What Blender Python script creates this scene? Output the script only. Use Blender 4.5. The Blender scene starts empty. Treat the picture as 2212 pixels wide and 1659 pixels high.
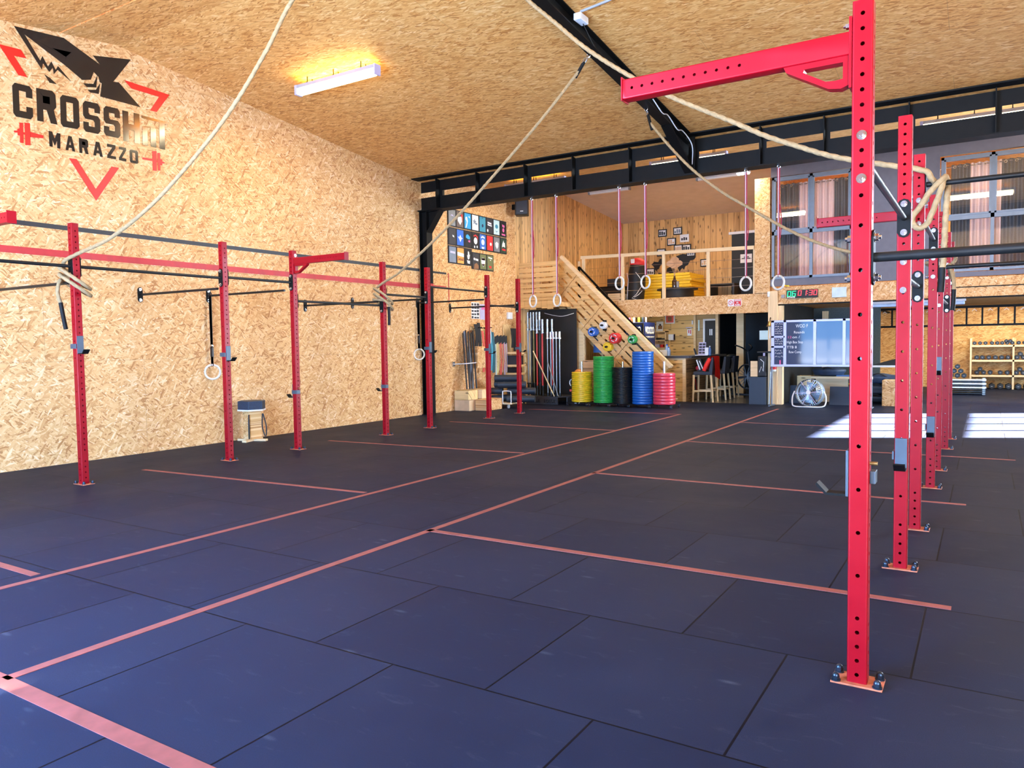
import bpy, bmesh, math, random
from mathutils import Vector, Matrix
R = math.radians
PI = math.pi
SC = bpy.context.scene
COL = SC.collection
rnd = random.Random(7)

# ------------------------------------------------------------------ camera
cam_d = bpy.data.cameras.new('camera'); cam = bpy.data.objects.new('camera', cam_d); COL.objects.link(cam)
cam_d.sensor_fit = 'HORIZONTAL'; cam_d.sensor_width = 36.0; cam_d.lens = 1633.997 / 2212 * 36.0
cam_d.clip_start = 0.05; cam_d.clip_end = 200
def cam_axes(yaw, pitch, roll):
    cy, sy, cp, sp = math.cos(yaw), math.sin(yaw), math.cos(pitch), math.sin(pitch)
    f = Vector((-sy * cp, cy * cp, -sp)); r = Vector((cy, sy, 0)); u = r.cross(f)
    c, s = math.cos(roll), math.sin(roll)
    return c * r + s * u, -s * r + c * u, f
_r, _u, _f = cam_axes(0.559942, 0.0523981, -0.0146309)
cam.matrix_world = Matrix(((_r.x, _u.x, -_f.x, 0), (_r.y, _u.y, -_f.y, 0), (_r.z, _u.z, -_f.z, 1.38), (0, 0, 0, 1)))
SC.camera = cam

# ------------------------------------------------------------------ light of the place
vs = SC.view_settings
vs.view_transform = 'Standard'; vs.look = 'None'; vs.gamma = 1.0; vs.exposure = 0.10
try: vs.use_curve_mapping = False
except Exception: pass
SC.cycles.use_denoising = True
SC.cycles.max_bounces = 8; SC.cycles.diffuse_bounces = 5; SC.cycles.glossy_bounces = 3
SC.cycles.transmission_bounces = 4; SC.cycles.transparent_max_bounces = 8
SC.cycles.caustics_reflective = False; SC.cycles.caustics_refractive = False
SC.cycles.sample_clamp_indirect = 6.0

w = bpy.data.worlds.new('daylight'); SC.world = w; w.use_nodes = True
_bg = w.node_tree.nodes['Background']; _bg.inputs[0].default_value = (0.62, 0.80, 1.0, 1); _bg.inputs[1].default_value = 3.0

def light(name, kind, loc, direction, power, color, size=None, size_y=None, spread=None):
    d = bpy.data.lights.new(name, kind); o = bpy.data.objects.new(name, d); COL.objects.link(o)
    o.location = loc; o.rotation_euler = Vector(direction).to_track_quat('-Z', 'Y').to_euler()
    d.energy = power; d.color = color
    if kind == 'AREA':
        d.shape = 'RECTANGLE'; d.size = size; d.size_y = size_y
        if spread: d.spread = R(spread)
    return o
# sun, coming in through the high windows of the side wall
SUN_DIR = Vector((-1.0, -0.47, -0.55))
sun = light('sun', 'SUN', (20, 25, 14), SUN_DIR, 430.0, (1.0, 0.94, 0.86)); sun.data.angle = R(0.6)
# daylight in the two big doors behind the camera and in the side wall windows
light('daylight_door_large', 'AREA', (-4.6, -0.93, 1.80), (0, 1, 0.0), 1900, (0.15, 0.45, 1.0), 4.2, 3.0)
light('daylight_door_small', 'AREA', (2.9, -0.93, 1.80), (-0.1, 1, 0.0), 650, (0.36, 0.60, 1.0), 4.2, 3.0)
# added upward lights that lift the ceiling, standing in for forecourt bounce
light('forecourt_fill_large', 'AREA', (-4.6, -0.92, 0.9), (0, 1, 1.1), 380, (1.0, 0.86, 0.66), 4.2, 1.4)
light('forecourt_fill_small', 'AREA', (2.9, -0.92, 0.9), (-.25, 1, 1.1), 260, (1.0, 0.86, 0.66), 4.2, 1.4)
light('daylight_side_windows', 'AREA', (5.96, 17.05, 2.85), (-1, -0.45, -0.12), 2500, (0.62, 0.79, 1.0), 3.9, 3.2)

# ------------------------------------------------------------------ materials
MATS = {}
class NT:
    def __init__(s, name):
        s.m = bpy.data.materials.new(name); s.m.use_nodes = True; s.t = s.m.node_tree; s.b = s.t.nodes['Principled BSDF']; MATS[name] = s.m
    def n(s, typ, **kw):
        nd = s.t.nodes.new('ShaderNode' + typ)
        for k, v in kw.items():
            if k[0] == '_': setattr(nd, k[1:], v)
        for k, v in kw.items():
            if k[0] == '_': continue
            sock = nd.inputs[int(k[1:])] if k[0] == 'i' and k[1:].isdigit() else nd.inputs[k.replace('__', ' ')]
            s.put(sock, v)
        return nd
    def put(s, sock, v):
        if hasattr(v, 'is_linked') or isinstance(v, bpy.types.NodeSocket): s.t.links.new(v, sock)
        else: sock.default_value = v
    def math(s, op, a, b=0.0, c=None):
        nd = s.t.nodes.new('ShaderNodeMath'); nd.operation = op
        s.put(nd.inputs[0], a); s.put(nd.inputs[1], b)
        if c is not None: s.put(nd.inputs[2], c)
        return nd.outputs[0]
    def mix(s, f, a, b, mode='MIX'):
        nd = s.t.nodes.new('ShaderNodeMix'); nd.data_type = 'RGBA'; nd.blend_type = mode; nd.clamp_factor = True
        s.put(nd.inputs[0], f); s.put(nd.inputs[6], a); s.put(nd.inputs[7], b)
        return nd.outputs[2]
    def fmix(s, f, a, b):
        nd = s.t.nodes.new('ShaderNodeMix'); nd.data_type = 'FLOAT'
        s.put(nd.inputs[0], f); s.put(nd.inputs[2], a); s.put(nd.inputs[3], b)
        return nd.outputs[0]
    def ramp(s, f, stops, interp='LINEAR'):
        nd = s.t.nodes.new('ShaderNodeValToRGB'); nd.color_ramp.interpolation = interp
        e = nd.color_ramp.elements
        while len(e) < len(stops): e.new(0.5)
        for el, (p, c) in zip(e, stops): el.position = p; el.color = (*c, 1)
        s.put(nd.inputs[0], f); return nd.outputs[0]
    def pos(s): return s.n('NewGeometry').outputs['Position']
    def obj(s): return s.n('TexCoord').outputs['Object']
    def set(s, **kw):
        for k, v in kw.items(): s.put(s.b.inputs[k.replace('__', ' ')], v)
    def bump(s, h, strength=0.3, dist=0.01):
        nd = s.n('Bump', Strength=strength, Distance=dist, Height=h); s.t.links.new(nd.outputs[0], s.b.inputs['Normal'])

def c4(c): return (c[0], c[1], c[2], 1)
def srgb(r, g, b):
    f = lambda v: (v / 255 / 12.92) if v <= 10 else ((v / 255 + 0.055) / 1.055) ** 2.4
    return (f(r), f(g), f(b))
def plain(name, col, rough=0.5, metal=0.0, var=0.12, scale=9.0, spec=0.5, bump=0.0, coat=0.0, emit=None, es=0.0):
    """A painted, metal, plastic or cloth surface with a little uneven tone."""
    t = NT(name)
    no = t.n('TexNoise', Vector=t.obj(), Scale=scale, Detail=3.0)
    k = t.ramp(no.outputs[0], [(0.3, tuple(max(0, x * (1 - var)) for x in col)), (0.7, tuple(min(1, x * (1 + var)) for x in col))])
    t.set(Base__Color=k, Metallic=metal, Specular__IOR__Level=spec, Coat__Weight=coat)
    t.put(t.b.inputs['Roughness'], t.math('ADD', rough - 0.06, t.math('MULTIPLY', no.outputs[0], 0.12)))
    if bump: t.bump(t.n('TexNoise', Vector=t.obj(), Scale=scale * 12, Detail=2.0).outputs[0], bump, 0.004)
    if emit: t.set(Emission__Color=c4(emit), Emission__Strength=es)
    return t.m
def glow(name, col, s):
    t = NT(name); t.set(Base__Color=c4(col), Emission__Color=c4(col), Emission__Strength=s, Roughness=0.4); return t.m

def osb(name, ax, angs, tint=(1, 1, 1), seam=None, flake=(0.080, 0.014)):
    """Oriented strand board: three layers of long flakes, each layer at its own angle, the highest flake on top."""
    t = NT(name)
    sp = t.n('SeparateXYZ', Vector=t.pos()).outputs
    u, v = sp[ax[0]], sp[ax[1]]
    wob = t.n('TexNoise', Vector=t.n('CombineXYZ', X=u, Y=v).outputs[0], Scale=7.0, Detail=1.0)
    best = None; tone = None
    for k, a in enumerate(angs):
        ca, sa = math.cos(R(a)), math.sin(R(a))
        p = t.math('ADD', t.math('MULTIPLY', u, ca), t.math('MULTIPLY', v, sa))
        q = t.math('SUBTRACT', t.math('MULTIPLY', v, ca), t.math('MULTIPLY', u, sa))
        q = t.math('ADD', q, t.math('MULTIPLY', wob.outputs[0], 0.05))
        vec = t.n('CombineXYZ', X=t.math('DIVIDE', t.math('ADD', p, 3.7 * k), flake[0] * (1.0 + 0.25 * k)), Y=t.math('DIVIDE', q, flake[1] * (1.0 + 0.3 * k))).outputs[0]
        vo = t.n('TexVoronoi', _voronoi_dimensions='2D', Vector=vec, Scale=1.0)
        cs = t.n('SeparateColor', Color=vo.outputs['Color']).outputs
        edge = t.math('MULTIPLY', vo.outputs['Distance'], 0.16)
        tn = t.math('SUBTRACT', cs[1], edge)
        if best is None: best, tone = cs[0], tn
        else:
            g = t.math('GREATER_THAN', cs[0], best)
            tone = t.fmix(g, tone, tn); best = t.math('MAXIMUM', best, cs[0])
    big = t.n('TexNoise', Vector=t.n('CombineXYZ', X=u, Y=v).outputs[0], Scale=0.9, Detail=2.0).outputs[0]
    tone = t.math('ADD', tone, t.math('MULTIPLY', t.math('SUBTRACT', big, 0.5), 0.35))
    T = lambda r, g, b: (r * tint[0], g * tint[1], b * tint[2])
    col = t.ramp(tone, [(0.0, T(.42, .19, .06)), (0.10, T(.57, .30, .105)), (0.35, T(.65, .37, .150)), (0.62, T(.70, .43, .19)), (0.85, T(.76, .51, .26)), (1.0, T(.84, .65, .42))])
    if seam:
        br = t.n('TexBrick', Vector=t.n('CombineXYZ', X=t.math('ADD', u, seam[2]), Y=t.math('ADD', v, seam[3])).outputs[0], Scale=1.0, Mortar__Size=0.0035, Mortar__Smooth=0.4, Brick__Width=seam[0], Row__Height=seam[1])
        br.offset = 0.5
        col = t.mix(t.math('MULTIPLY', br.outputs['Fac'], 0.55), col, (0.30, 0.16, 0.06, 1))
    t.set(Base__Color=col, Roughness=0.62, Specular__IOR__Level=0.3)
    t.bump(tone, 0.15, 0.003)
    return t.m

def wood(name, ax, base, dark, width=0.12, knots=True, contrast=1.0, length=4.0, gap=0.004, rough=0.55):
    """Boards running along axis ax[0], laid side by side along ax[1]; ax None means object space, no board joints."""
    t = NT(name)
    if ax is None or ax == 'z':
        sp = t.n('SeparateXYZ', Vector=t.obj()).outputs; u, v, wv = (sp[0], sp[1], sp[2]) if ax is None else (sp[2], sp[0], sp[1])
        v = t.math('ADD', v, t.math('MULTIPLY', wv, 0.9))
    else:
        sp = t.n('SeparateXYZ', Vector=t.pos()).outputs; u, v = sp[ax[0]], sp[ax[1]]
    uv = t.n('CombineXYZ', X=u, Y=v).outputs[0]
    if ax is not None and ax != 'z':
        br = t.n('TexBrick', Vector=uv, Color1=(0, 0, 0, 1), Color2=(1, 1, 1, 1), Mortar=(0, 0, 0, 1), Scale=1.0, Mortar__Size=gap, Mortar__Smooth=0.2, Brick__Width=length, Row__Height=width, Bias=0.0); br.offset = 0.37
        rv = t.n('SeparateColor', Color=br.outputs['Color']).outputs[0]; joint = br.outputs['Fac']
    else: rv, joint = 0.5, 0.0
    off = t.math('MULTIPLY', rv, 17.0)
    gv = t.n('CombineXYZ', X=t.math('ADD', t.math('MULTIPLY', u, 1.6), off), Y=t.math('MULTIPLY', v, 28.0), Z=off).outputs[0]
    gr = t.n('TexNoise', Vector=gv, Scale=1.0, Detail=3.0, Roughness=0.6, Distortion=0.6).outputs[0]
    f = t.math('ADD', t.math('MULTIPLY', t.math('SUBTRACT', gr, 0.5), 1.3 * contrast), t.math('ADD', 0.5, t.math('MULTIPLY', t.math('SUBTRACT', rv, 0.5), 0.55)))
    col = t.ramp(f, [(0.05, dark), (0.5, base), (0.95, tuple(min(1, x * 1.22) for x in base))])
    if knots:
        kv = t.n('CombineXYZ', X=t.math('ADD', t.math('MULTIPLY', u, 2.1), off), Y=t.math('MULTIPLY', v, 6.5)).outputs[0]
        kn = t.n('TexVoronoi', _voronoi_dimensions='2D', Vector=kv, Scale=1.0).outputs['Distance']
        col = t.mix(t.ramp(kn, [(0.06, (0.85,) * 3), (0.13, (0,) * 3)]), col, c4(tuple(x * 0.32 for x in dark)))
    col = t.mix(joint, col, c4(tuple(x * 0.25 for x in dark)))
    t.set(Base__Color=col, Roughness=rough, Specular__IOR__Level=0.35)
    return t.m

# strand board of the walls and the ceiling
osb('osb_wall', (1, 2), (-38, 12, 58), seam=(2.5, 1.25, 0.3, 0.0), tint=(.99, .95, .92))
osb('osb_ceiling', (0, 1), (-14, 6, 24), tint=(1.06, 0.89, 0.62), seam=(2.5, 1.25, 0.4, 0.05))
osb('osb_front', (0, 2), (-38, 10, 60), seam=(2.5, 6.0, 0.4, 0.0))
osb('osb_box', (0, 2), (-30, 20, 70), tint=(1.05, 1.05, 1.02))
osb('osb_far', (0, 2), (-12, 8, 30), tint=(1.0, 0.92, 0.7), seam=(2.5, 1.25, 0.2, 0.0))
wood('planks_side', (2, 1), (.72, .45, .19), (.42, .22, .07), 0.13, length=9)
wood('planks_back', (2, 0), (.62, .36, .13), (.36, .18, .05), 0.17, length=9)
wood('planks_bar', (0, 2), (.70, .44, .16), (.40, .21, .06), 0.22, length=3.2)
wood('planks_grey', (0, 2), (.40, .27, .12), (.25, .16, .07), 0.25, length=3.2, knots=False)
wood('pine', None, (.80, .56, .26), (.55, .32, .11))
wood('pine_up', 'z', (.80, .58, .32), (.56, .36, .16), contrast=0.7, knots=False)
wood('pine_pale', None, (.80, .58, .32), (.56, .36, .16), contrast=0.7, knots=False)
wood('pallet_wood', None, (.66, .40, .16), (.40, .21, .06), knots=False)
wood('dark_board', (0, 2), (.45, .26, .12), (.16, .08, .03), 0.16, length=2.2, contrast=1.4)
plain('steel_black', (.004, .004, .004), 0.55, 0.0, 0.3, spec=.14)
plain('steel_tube', (.007, .008, .009), 0.4, 0.1, 0.3, spec=.3)
plain('paint_red', (.27, .0012, .0075), 0.40, 0.0, 0.05, spec=0.20, coat=0.03)
plain('decal_red', (.62, .012, .006), 0.4, 0, 0.04)
plain('decal_black', (.006, .006, .007), 0.16, 0, 0.1, spec=0.7)
plain('stripe_red', (.44, .018, .022), 0.5, 0, 0.12)
plain('stripe_black', (.012, .012, .014), 0.5, 0, 0.15)
plain('chrome', (.72, .73, .75), 0.22, 1.0, 0.05)
plain('brass_bolt', (.30, .19, .07), 0.45, 0.8, 0.15)
plain('rust_plate', (.46, .13, .06), 0.6, 0.1, 0.3, scale=20)
plain('bolt_dark', (.035, .05, .075), 0.3, 0.7, 0.2)
plain('rubber_black', (.006, .006, .006), 0.6, 0, 0.2, spec=.2)
plain('plastic_black', (.010, .010, .012), 0.35, 0, 0.2)
plain('plastic_white', (.80, .80, .80), 0.4, 0, 0.04)
plain('cup_grey', (.055, .075, .10), 0.42, 0.2, 0.15)
plain('rope_manila', (.30, .205, .10), 0.85, 0, 0.18, scale=40, bump=0.4)
plain('strap_red', (.30, .012, .03), 0.7, 0, 0.1)
plain('strap_white', (.78, .70, .72), 0.7, 0, 0.05)
plain('strap_black', (.008, .010, .012), 0.6, 0, 0.2)
plain('ring_wood', (.70, .62, .50), 0.45, 0, 0.08)
plain('grey_wall', (.115, .110, .135), 0.55, 0, 0.08)
plain('frame_grey', (.15, .18, .22), 0.45, 0.2, 0.08)
plain('white_roof', (.62, .55, .53), 0.7, 0, 0.06, scale=4)
plain('black_wall', (.004, .004, .004), 0.6, 0, 0.2)
plain('tape_line', (.25, .058, .048), 0.6, 0, 0.18, scale=14)
# ------------------------------------------------------------------ shapes
WLD = {}
def V(*a): return Vector(a)
class MB:
    """Collects shapes in world (or local) coordinates and links them as ONE mesh object."""
    def __init__(s): s.bm = bmesh.new()
    def face(s, pts):
        vs_ = [s.bm.verts.new(p) for p in pts]
        try: return s.bm.faces.new(vs_)
        except ValueError: return None
    def box(s, x0, x1, y0, y1, z0, z1):
        p = [s.bm.verts.new((x, y, z)) for x in (x0, x1) for y in (y0, y1) for z in (z0, z1)]
        for q in ((0, 1, 3, 2), (4, 6, 7, 5), (0, 4, 5, 1), (2, 3, 7, 6), (0, 2, 6, 4), (1, 5, 7, 3)): s.bm.faces.new([p[i] for i in q])
        return s
    def cbox(s, c, size, rot=None):
        h = Vector(size) / 2; M = rot or Matrix.Identity(3); c = Vector(c)
        p = [s.bm.verts.new(c + M @ Vector((x * h.x, y * h.y, z * h.z))) for x in (-1, 1) for y in (-1, 1) for z in (-1, 1)]
        for q in ((0, 1, 3, 2), (4, 6, 7, 5), (0, 4, 5, 1), (2, 3, 7, 6), (0, 2, 6, 4), (1, 5, 7, 3)): s.bm.faces.new([p[i] for i in q])
        return s
    def bar(s, p0, p1, wd, hd, up=(0, 0, 1)):
        """A rectangular bar from p0 to p1, wd across, hd along up."""
        p0, p1 = Vector(p0), Vector(p1); d = (p1 - p0).normalized(); upv = Vector(up)
        sx = d.cross(upv).normalized(); uz = sx.cross(d)
        M = Matrix((sx, d, uz)).transposed()
        return s.cbox((p0 + p1) / 2, (wd, (p1 - p0).length, hd), M)
    def loft(s, rings, cap=True, closed=False):
        rs = [[s.bm.verts.new(p) for p in r] for r in rings]
        n = len(rs[0]); m = len(rs)
        for i in range(m if closed else m - 1):
            a, b = rs[i], rs[(i + 1) % m]
            for j in range(n): s.bm.faces.new((a[j], a[(j + 1) % n], b[(j + 1) % n], b[j]))
        if cap and not closed:
            s.bm.faces.new(rs[0][::-1]); s.bm.faces.new(rs[-1])
        return s
    def cyl(s, p0, p1, r, n=16, r2=None, cap=True):
        p0, p1 = Vector(p0), Vector(p1); d = (p1 - p0).normalized(); a = d.orthogonal().normalized(); b = d.cross(a)
        if n in (4, 6, 8) and abs(d.z) > 0.99: a = Vector((1, 0, 0)); b = d.cross(a)
        ring = lambda p, rr: [p + rr * (math.cos(2 * PI * k / n) * a + math.sin(2 * PI * k / n) * b) for k in range(n)]
        return s.loft([ring(p0, r), ring(p1, r if r2 is None else r2)], cap)
    def tube(s, path, r, n=8, closed=False, cap=True):
        P = [Vector(p) for p in path]; m = len(P); rings = []; a = None
        for i in range(m):
            if closed: d = (P[(i + 1) % m] - P[i - 1]).normalized()
            else: d = (P[min(i + 1, m - 1)] - P[max(i - 1, 0)]).normalized()
            a = d.orthogonal().normalized() if a is None else (a - a.dot(d) * d).normalized()
            b = d.cross(a); rr = r[i] if isinstance(r, (list, tuple)) else r
            rings.append([P[i] + rr * (math.cos(2 * PI * k / n) * a + math.sin(2 * PI * k / n) * b) for k in range(n)])
        return s.loft(rings, cap, closed)
    def lathe(s, prof, c=(0, 0, 0), axis=(0, 0, 1), n=24, cap=True):
        d = Vector(axis).normalized(); a = d.orthogonal().normalized(); b = d.cross(a); c = Vector(c)
        return s.loft([[c + h * d + max(r, 1e-4) * (math.cos(2 * PI * k / n) * a + math.sin(2 * PI * k / n) * b) for k in range(n)] for r, h in prof], cap)
    def torus(s, c, axis, Rr, r, n=40, m=12):
        d = Vector(axis).normalized(); a = d.orthogonal().normalized(); b = d.cross(a); c = Vector(c); rings = []
        for i in range(n):
            t = 2 * PI * i / n; e = math.cos(t) * a + math.sin(t) * b
            rings.append([c + Rr * e + r * (math.cos(2 * PI * k / m) * e + math.sin(2 * PI * k / m) * d) for k in range(m)])
        return s.loft(rings, False, True)
    def prism(s, poly, vec):
        """A polygon (3-D points) given thickness vec."""
        vec = Vector(vec); a = [s.bm.verts.new(p) for p in poly]; b = [s.bm.verts.new(Vector(p) + vec) for p in poly]; n = len(a)
        f1 = s.bm.faces.new(a); f2 = s.bm.faces.new(b[::-1]); f1.normal_update(); f2.normal_update()
        for i in range(n): s.bm.faces.new((a[(i + 1) % n], a[i], b[i], b[(i + 1) % n]))
        bmesh.ops.triangulate(s.bm, faces=[f1, f2], ngon_method='EAR_CLIP')
        return s
    def dome(s, c, r, axis=(0, 0, 1), n=14, m=5, sq=1.0):
        prof = [(r * math.cos(PI / 2 * k / m), r * sq * math.sin(PI / 2 * k / m)) for k in range(m + 1)]
        return s.lathe(prof, c, axis, n)
    def ball(s, c, r, n=16, m=10, sz=1.0):
        return s.lathe([(r * math.sin(PI * k / m), -r * sz * math.cos(PI * k / m)) for k in range(m + 1)], c, (0, 0, 1), n)
    def move(s, M):
        bmesh.ops.transform(s.bm, matrix=M, verts=s.bm.verts[:]); return s
    def build(s, name, mat, parent=None, label=None, smooth=None, bevel=0.0, loc=None, kind=None, cat=None, group=None, segs=2, recalc=True):
        bm = s.bm
        if recalc: bmesh.ops.recalc_face_normals(bm, faces=bm.faces[:])
        off = WLD.get(parent.name, Vector((0, 0, 0))) if parent else (Vector(loc) if loc is not None else Vector((0, 0, 0)))
        if off.length: bmesh.ops.translate(bm, verts=bm.verts[:], vec=-off)
        me = bpy.data.meshes.new(name); bm.to_mesh(me); bm.free()
        me.materials.append(MATS[mat] if isinstance(mat, str) else mat)
        if smooth is not None:
            me.polygons.foreach_set('use_smooth', [True] * len(me.polygons)); me.set_sharp_from_angle(angle=R(smooth))
        o = bpy.data.objects.new(name, me); COL.objects.link(o)
        if parent: o.parent = parent; WLD[o.name] = off
        else: o.location = off; WLD[o.name] = off
        if bevel:
            md = o.modifiers.new('soft_edge', 'BEVEL'); md.width = bevel; md.segments = segs; md.limit_method = 'ANGLE'; md.angle_limit = R(40)
        if label: o['label'] = label
        if kind: o['kind'] = kind
        if cat: o['category'] = cat
        if group: o['group'] = group
        return o
def thing(name, label, cat, loc=(0, 0, 0), group=None):
    o = bpy.data.objects.new(name, None); COL.objects.link(o); o.location = loc; o.empty_display_size = 0.1
    o['label'] = label; o['category'] = cat
    if group: o['group'] = group
    WLD[o.name] = Vector(loc); return o
def dup(root, loc=None, label=None, rotz=None, group=None, scale=None):
    r = root.copy(); COL.objects.link(r)
    if loc is not None: r.location = loc
    if rotz is not None: r.rotation_euler = (0, 0, rotz)
    if scale is not None: r.scale = scale
    if label: r['label'] = label
    if group: r['group'] = group
    for ch in list(root.children):
        c = ch.copy(); COL.objects.link(c); c.parent = r
        for g in list(ch.children):
            d = g.copy(); COL.objects.link(d); d.parent = c
    WLD[r.name] = Vector(r.location); return r
def ordinal(k): return ('first', 'second', 'third', 'fourth', 'fifth', 'sixth', 'seventh', 'eighth', 'ninth', 'tenth', 'eleventh', 'twelfth', 'thirteenth', 'fourteenth', 'fifteenth', 'sixteenth', 'seventeenth', 'eighteenth', 'nineteenth', 'twentieth', 'twenty-first', 'twenty-second', 'twenty-third', 'twenty-fourth', 'twenty-fifth', 'twenty-sixth', 'twenty-seventh', 'twenty-eighth', 'twenty-ninth', 'thirtieth')[k - 1]
def struct(name, mb, mat, parent=None, bevel=0.0, smooth=None):
    return mb.build(name, mat, parent, kind=None if parent else 'structure', bevel=bevel, smooth=smooth)
def lettering(name, s, size, origin, ux, uz, depth, mat, parent, extrude_dir, width=None, align='LEFT', bold=0.0):
    """A line of raised letters: ux is the reading direction, uz up; origin is the lower start of the line."""
    cu = bpy.data.curves.new(name, 'FONT'); cu.body = s; cu.size = size; cu.align_x = align; cu.extrude = 0.0; cu.offset = bold
    cu.resolution_u = 3
    tmp = bpy.data.objects.new('tmp_text', cu); COL.objects.link(tmp)
    dg = bpy.context.evaluated_depsgraph_get(); me = bpy.data.meshes.new_from_object(tmp.evaluated_get(dg))
    bpy.data.objects.remove(tmp); bpy.data.curves.remove(cu)
    bm = bmesh.new(); bm.from_mesh(me); bpy.data.meshes.remove(me)
    xs = [v.co.x for v in bm.verts]; k = 1.0
    if width and xs: k = width / (max(xs) - min(xs))
    ux, uz, ed = Vector(ux), Vector(uz), Vector(extrude_dir).normalized() * depth; o = Vector(origin)
    for v in bm.verts: v.co = o + ux * v.co.x * k + uz * v.co.y
    r = bmesh.ops.extrude_face_region(bm, geom=bm.faces[:])
    bmesh.ops.translate(bm, verts=[e for e in r['geom'] if isinstance(e, bmesh.types.BMVert)], vec=ed)
    mb = MB(); mb.bm.free(); mb.bm = bm
    return mb.build(name, mat, parent)
# ------------------------------------------------------------------ setting
LX = -9.515          # face of the strand board wall with the logo
def roof(y):         # underside of the roof: ridge at 5.75, valley over the steel beam, second ridge at 17.8
    if y <= 11.9: return 5.287 - 0.1133 * abs(y - 5.75)
    if y <= 17.8: return 4.59 + 0.122 * (y - 11.9)
    return 5.31 - 0.072 * (y - 17.8)

def make_floor():
    t = NT('rubber_floor')
    p = t.pos(); sp = t.n('SeparateXYZ', Vector=p).outputs
    br = t.n('TexBrick', Vector=t.n('CombineXYZ', X=t.math('ADD', sp[0], 21.12 + 2.77 - 1.09), Y=t.math('ADD', sp[1], 9.55 - 1.487)).outputs[0], Color1=(0, 0, 0, 1), Color2=(1, 1, 1, 1), Mortar=(.5, .5, .5, 1), Scale=1.0, Mortar__Size=0.0055, Mortar__Smooth=0.3, Brick__Width=0.96, Row__Height=0.955)
    br.offset = 0.5
    tile = t.n('SeparateColor', Color=br.outputs['Color']).outputs[0]
    n1 = t.n('TexNoise', Vector=p, Scale=1.3, Detail=4.0, Roughness=0.6).outputs[0]
    n2 = t.n('TexNoise', Vector=p, Scale=260.0, Detail=1.0).outputs[0]
    st = t.n('TexNoise', Vector=t.n('Mapping', Vector=p, Scale=(2.2, 5.5, 1)).outputs[0], Scale=2.4, Detail=4.0, Roughness=0.65, Distortion=0.8).outputs[0]
    base = t.ramp(t.math('ADD', t.math('MULTIPLY', n1, 0.75), t.math('MULTIPLY', t.math('SUBTRACT', tile, 0.4), 0.22)), [(0.25, (.009, .014, .036)), (0.5, (.016, .022, .048)), (0.8, (.027, .030, .054))])
    base = t.mix(t.ramp(st, [(0.60, (0,) * 3), (0.78, (.30,) * 3)]), base, (.085, .09, .12, 1))
    sc = t.n('TexVoronoi', Vector=t.n('Mapping', Vector=p, Scale=(3.0, 9.0, 1), Rotation=(0, 0, 0.5)).outputs[0], Scale=0.55, Randomness=1.0).outputs['Distance']
    base = t.mix(t.ramp(sc, [(0.02, (.22,) * 3), (0.09, (0,) * 3)]), base, (.20, .21, .25, 1))
    base = t.mix(t.ramp(n2, [(0.35, (.5,) * 3), (0.6, (0,) * 3)]), base, (.012, .014, .022, 1))
    base = t.mix(br.outputs['Fac'], base, (.003, .003, .006, 1))
    t.set(Base__Color=base, Specular__IOR__Level=0.07)
    t.put(t.b.inputs['Roughness'], t.math('ADD', 0.42, t.math('MULTIPLY', n1, 0.25)))
    t.bump(t.math('SUBTRACT', t.math('MULTIPLY', n2, 0.25), br.outputs['Fac']), 0.25, 0.004)
make_floor()
t = NT('concrete_floor')
n1 = t.n('TexNoise', Vector=t.pos(), Scale=2.5, Detail=4.0).outputs[0]
t.set(Base__Color=t.ramp(n1, [(0.3, (.12, .105, .085)), (0.7, (.22, .20, .17))]), Roughness=0.22)

fl = struct('floor', MB().box(-9.75, 6.1, -1.1, 16.84, -0.08, 0.0), 'rubber_floor')
struct('floor_side_room', MB().box(-3.78, 6.1, 16.84, 24.6, -0.08, 0.0), 'rubber_floor')
struct('floor_bar', MB().box(-9.75, -3.78, 16.84, 22.6, -0.08, -0.004), 'concrete_floor')
struct('ground_outside', MB().box(-16, 18, -30, -1.1, -0.15, -0.08), plain('forecourt', (.42, .41, .39), 0.9, scale=1.5))

# left wall: strand board up to y 15.4, upright planks behind
ys = [-1.1, 5.75, 11.9, 15.4]
def side_wall(name, x0, x1, yy, mat):
    poly = [(x0, yy[0], 0), (x0, yy[-1], 0)] + [(x0, y, roof(y) + 0.03) for y in reversed(yy)]
    struct(name, MB().prism(poly, (x1 - x0, 0, 0)), mat)
side_wall('wall_left', LX, LX - 0.1, ys, 'osb_wall')
side_wall('wall_left_planks', LX, LX - 0.1, [15.4, 17.8, 22.6], 'planks_side')
def slope(name, x0, x1, y0, y1, mat, th=0.09):
    a, b = roof(y0), roof(y1)
    struct(name, MB().prism([(x0, y0, a), (x0, y1, b), (x0, y1, b + th), (x0, y0, a + th)], (x1 - x0, 0, 0)), mat)
slope('ceiling', LX - 0.1, 6.1, 5.05, 5.75, 'osb_ceiling'); slope('ceiling_near_slope', LX - 0.1, 6.1, -1.1, 5.03, 'osb_ceiling')
slope('ceiling_far_slope', LX - 0.1, 6.1, 5.75, 11.9, 'osb_ceiling')
slope('ceiling_second_bay', LX - 0.1, 6.1, 11.9, 16.86, 'osb_ceiling')
slope('ceiling_loft', LX - 0.1, -3.9, 16.86, 17.8, 'white_roof'); slope('ceiling_loft_back', LX - 0.1, -3.9, 17.8, 22.6, 'white_roof')
slope('ceiling_side_room', -3.9, 6.1, 16.86, 24.6, 'osb_ceiling')

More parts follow.
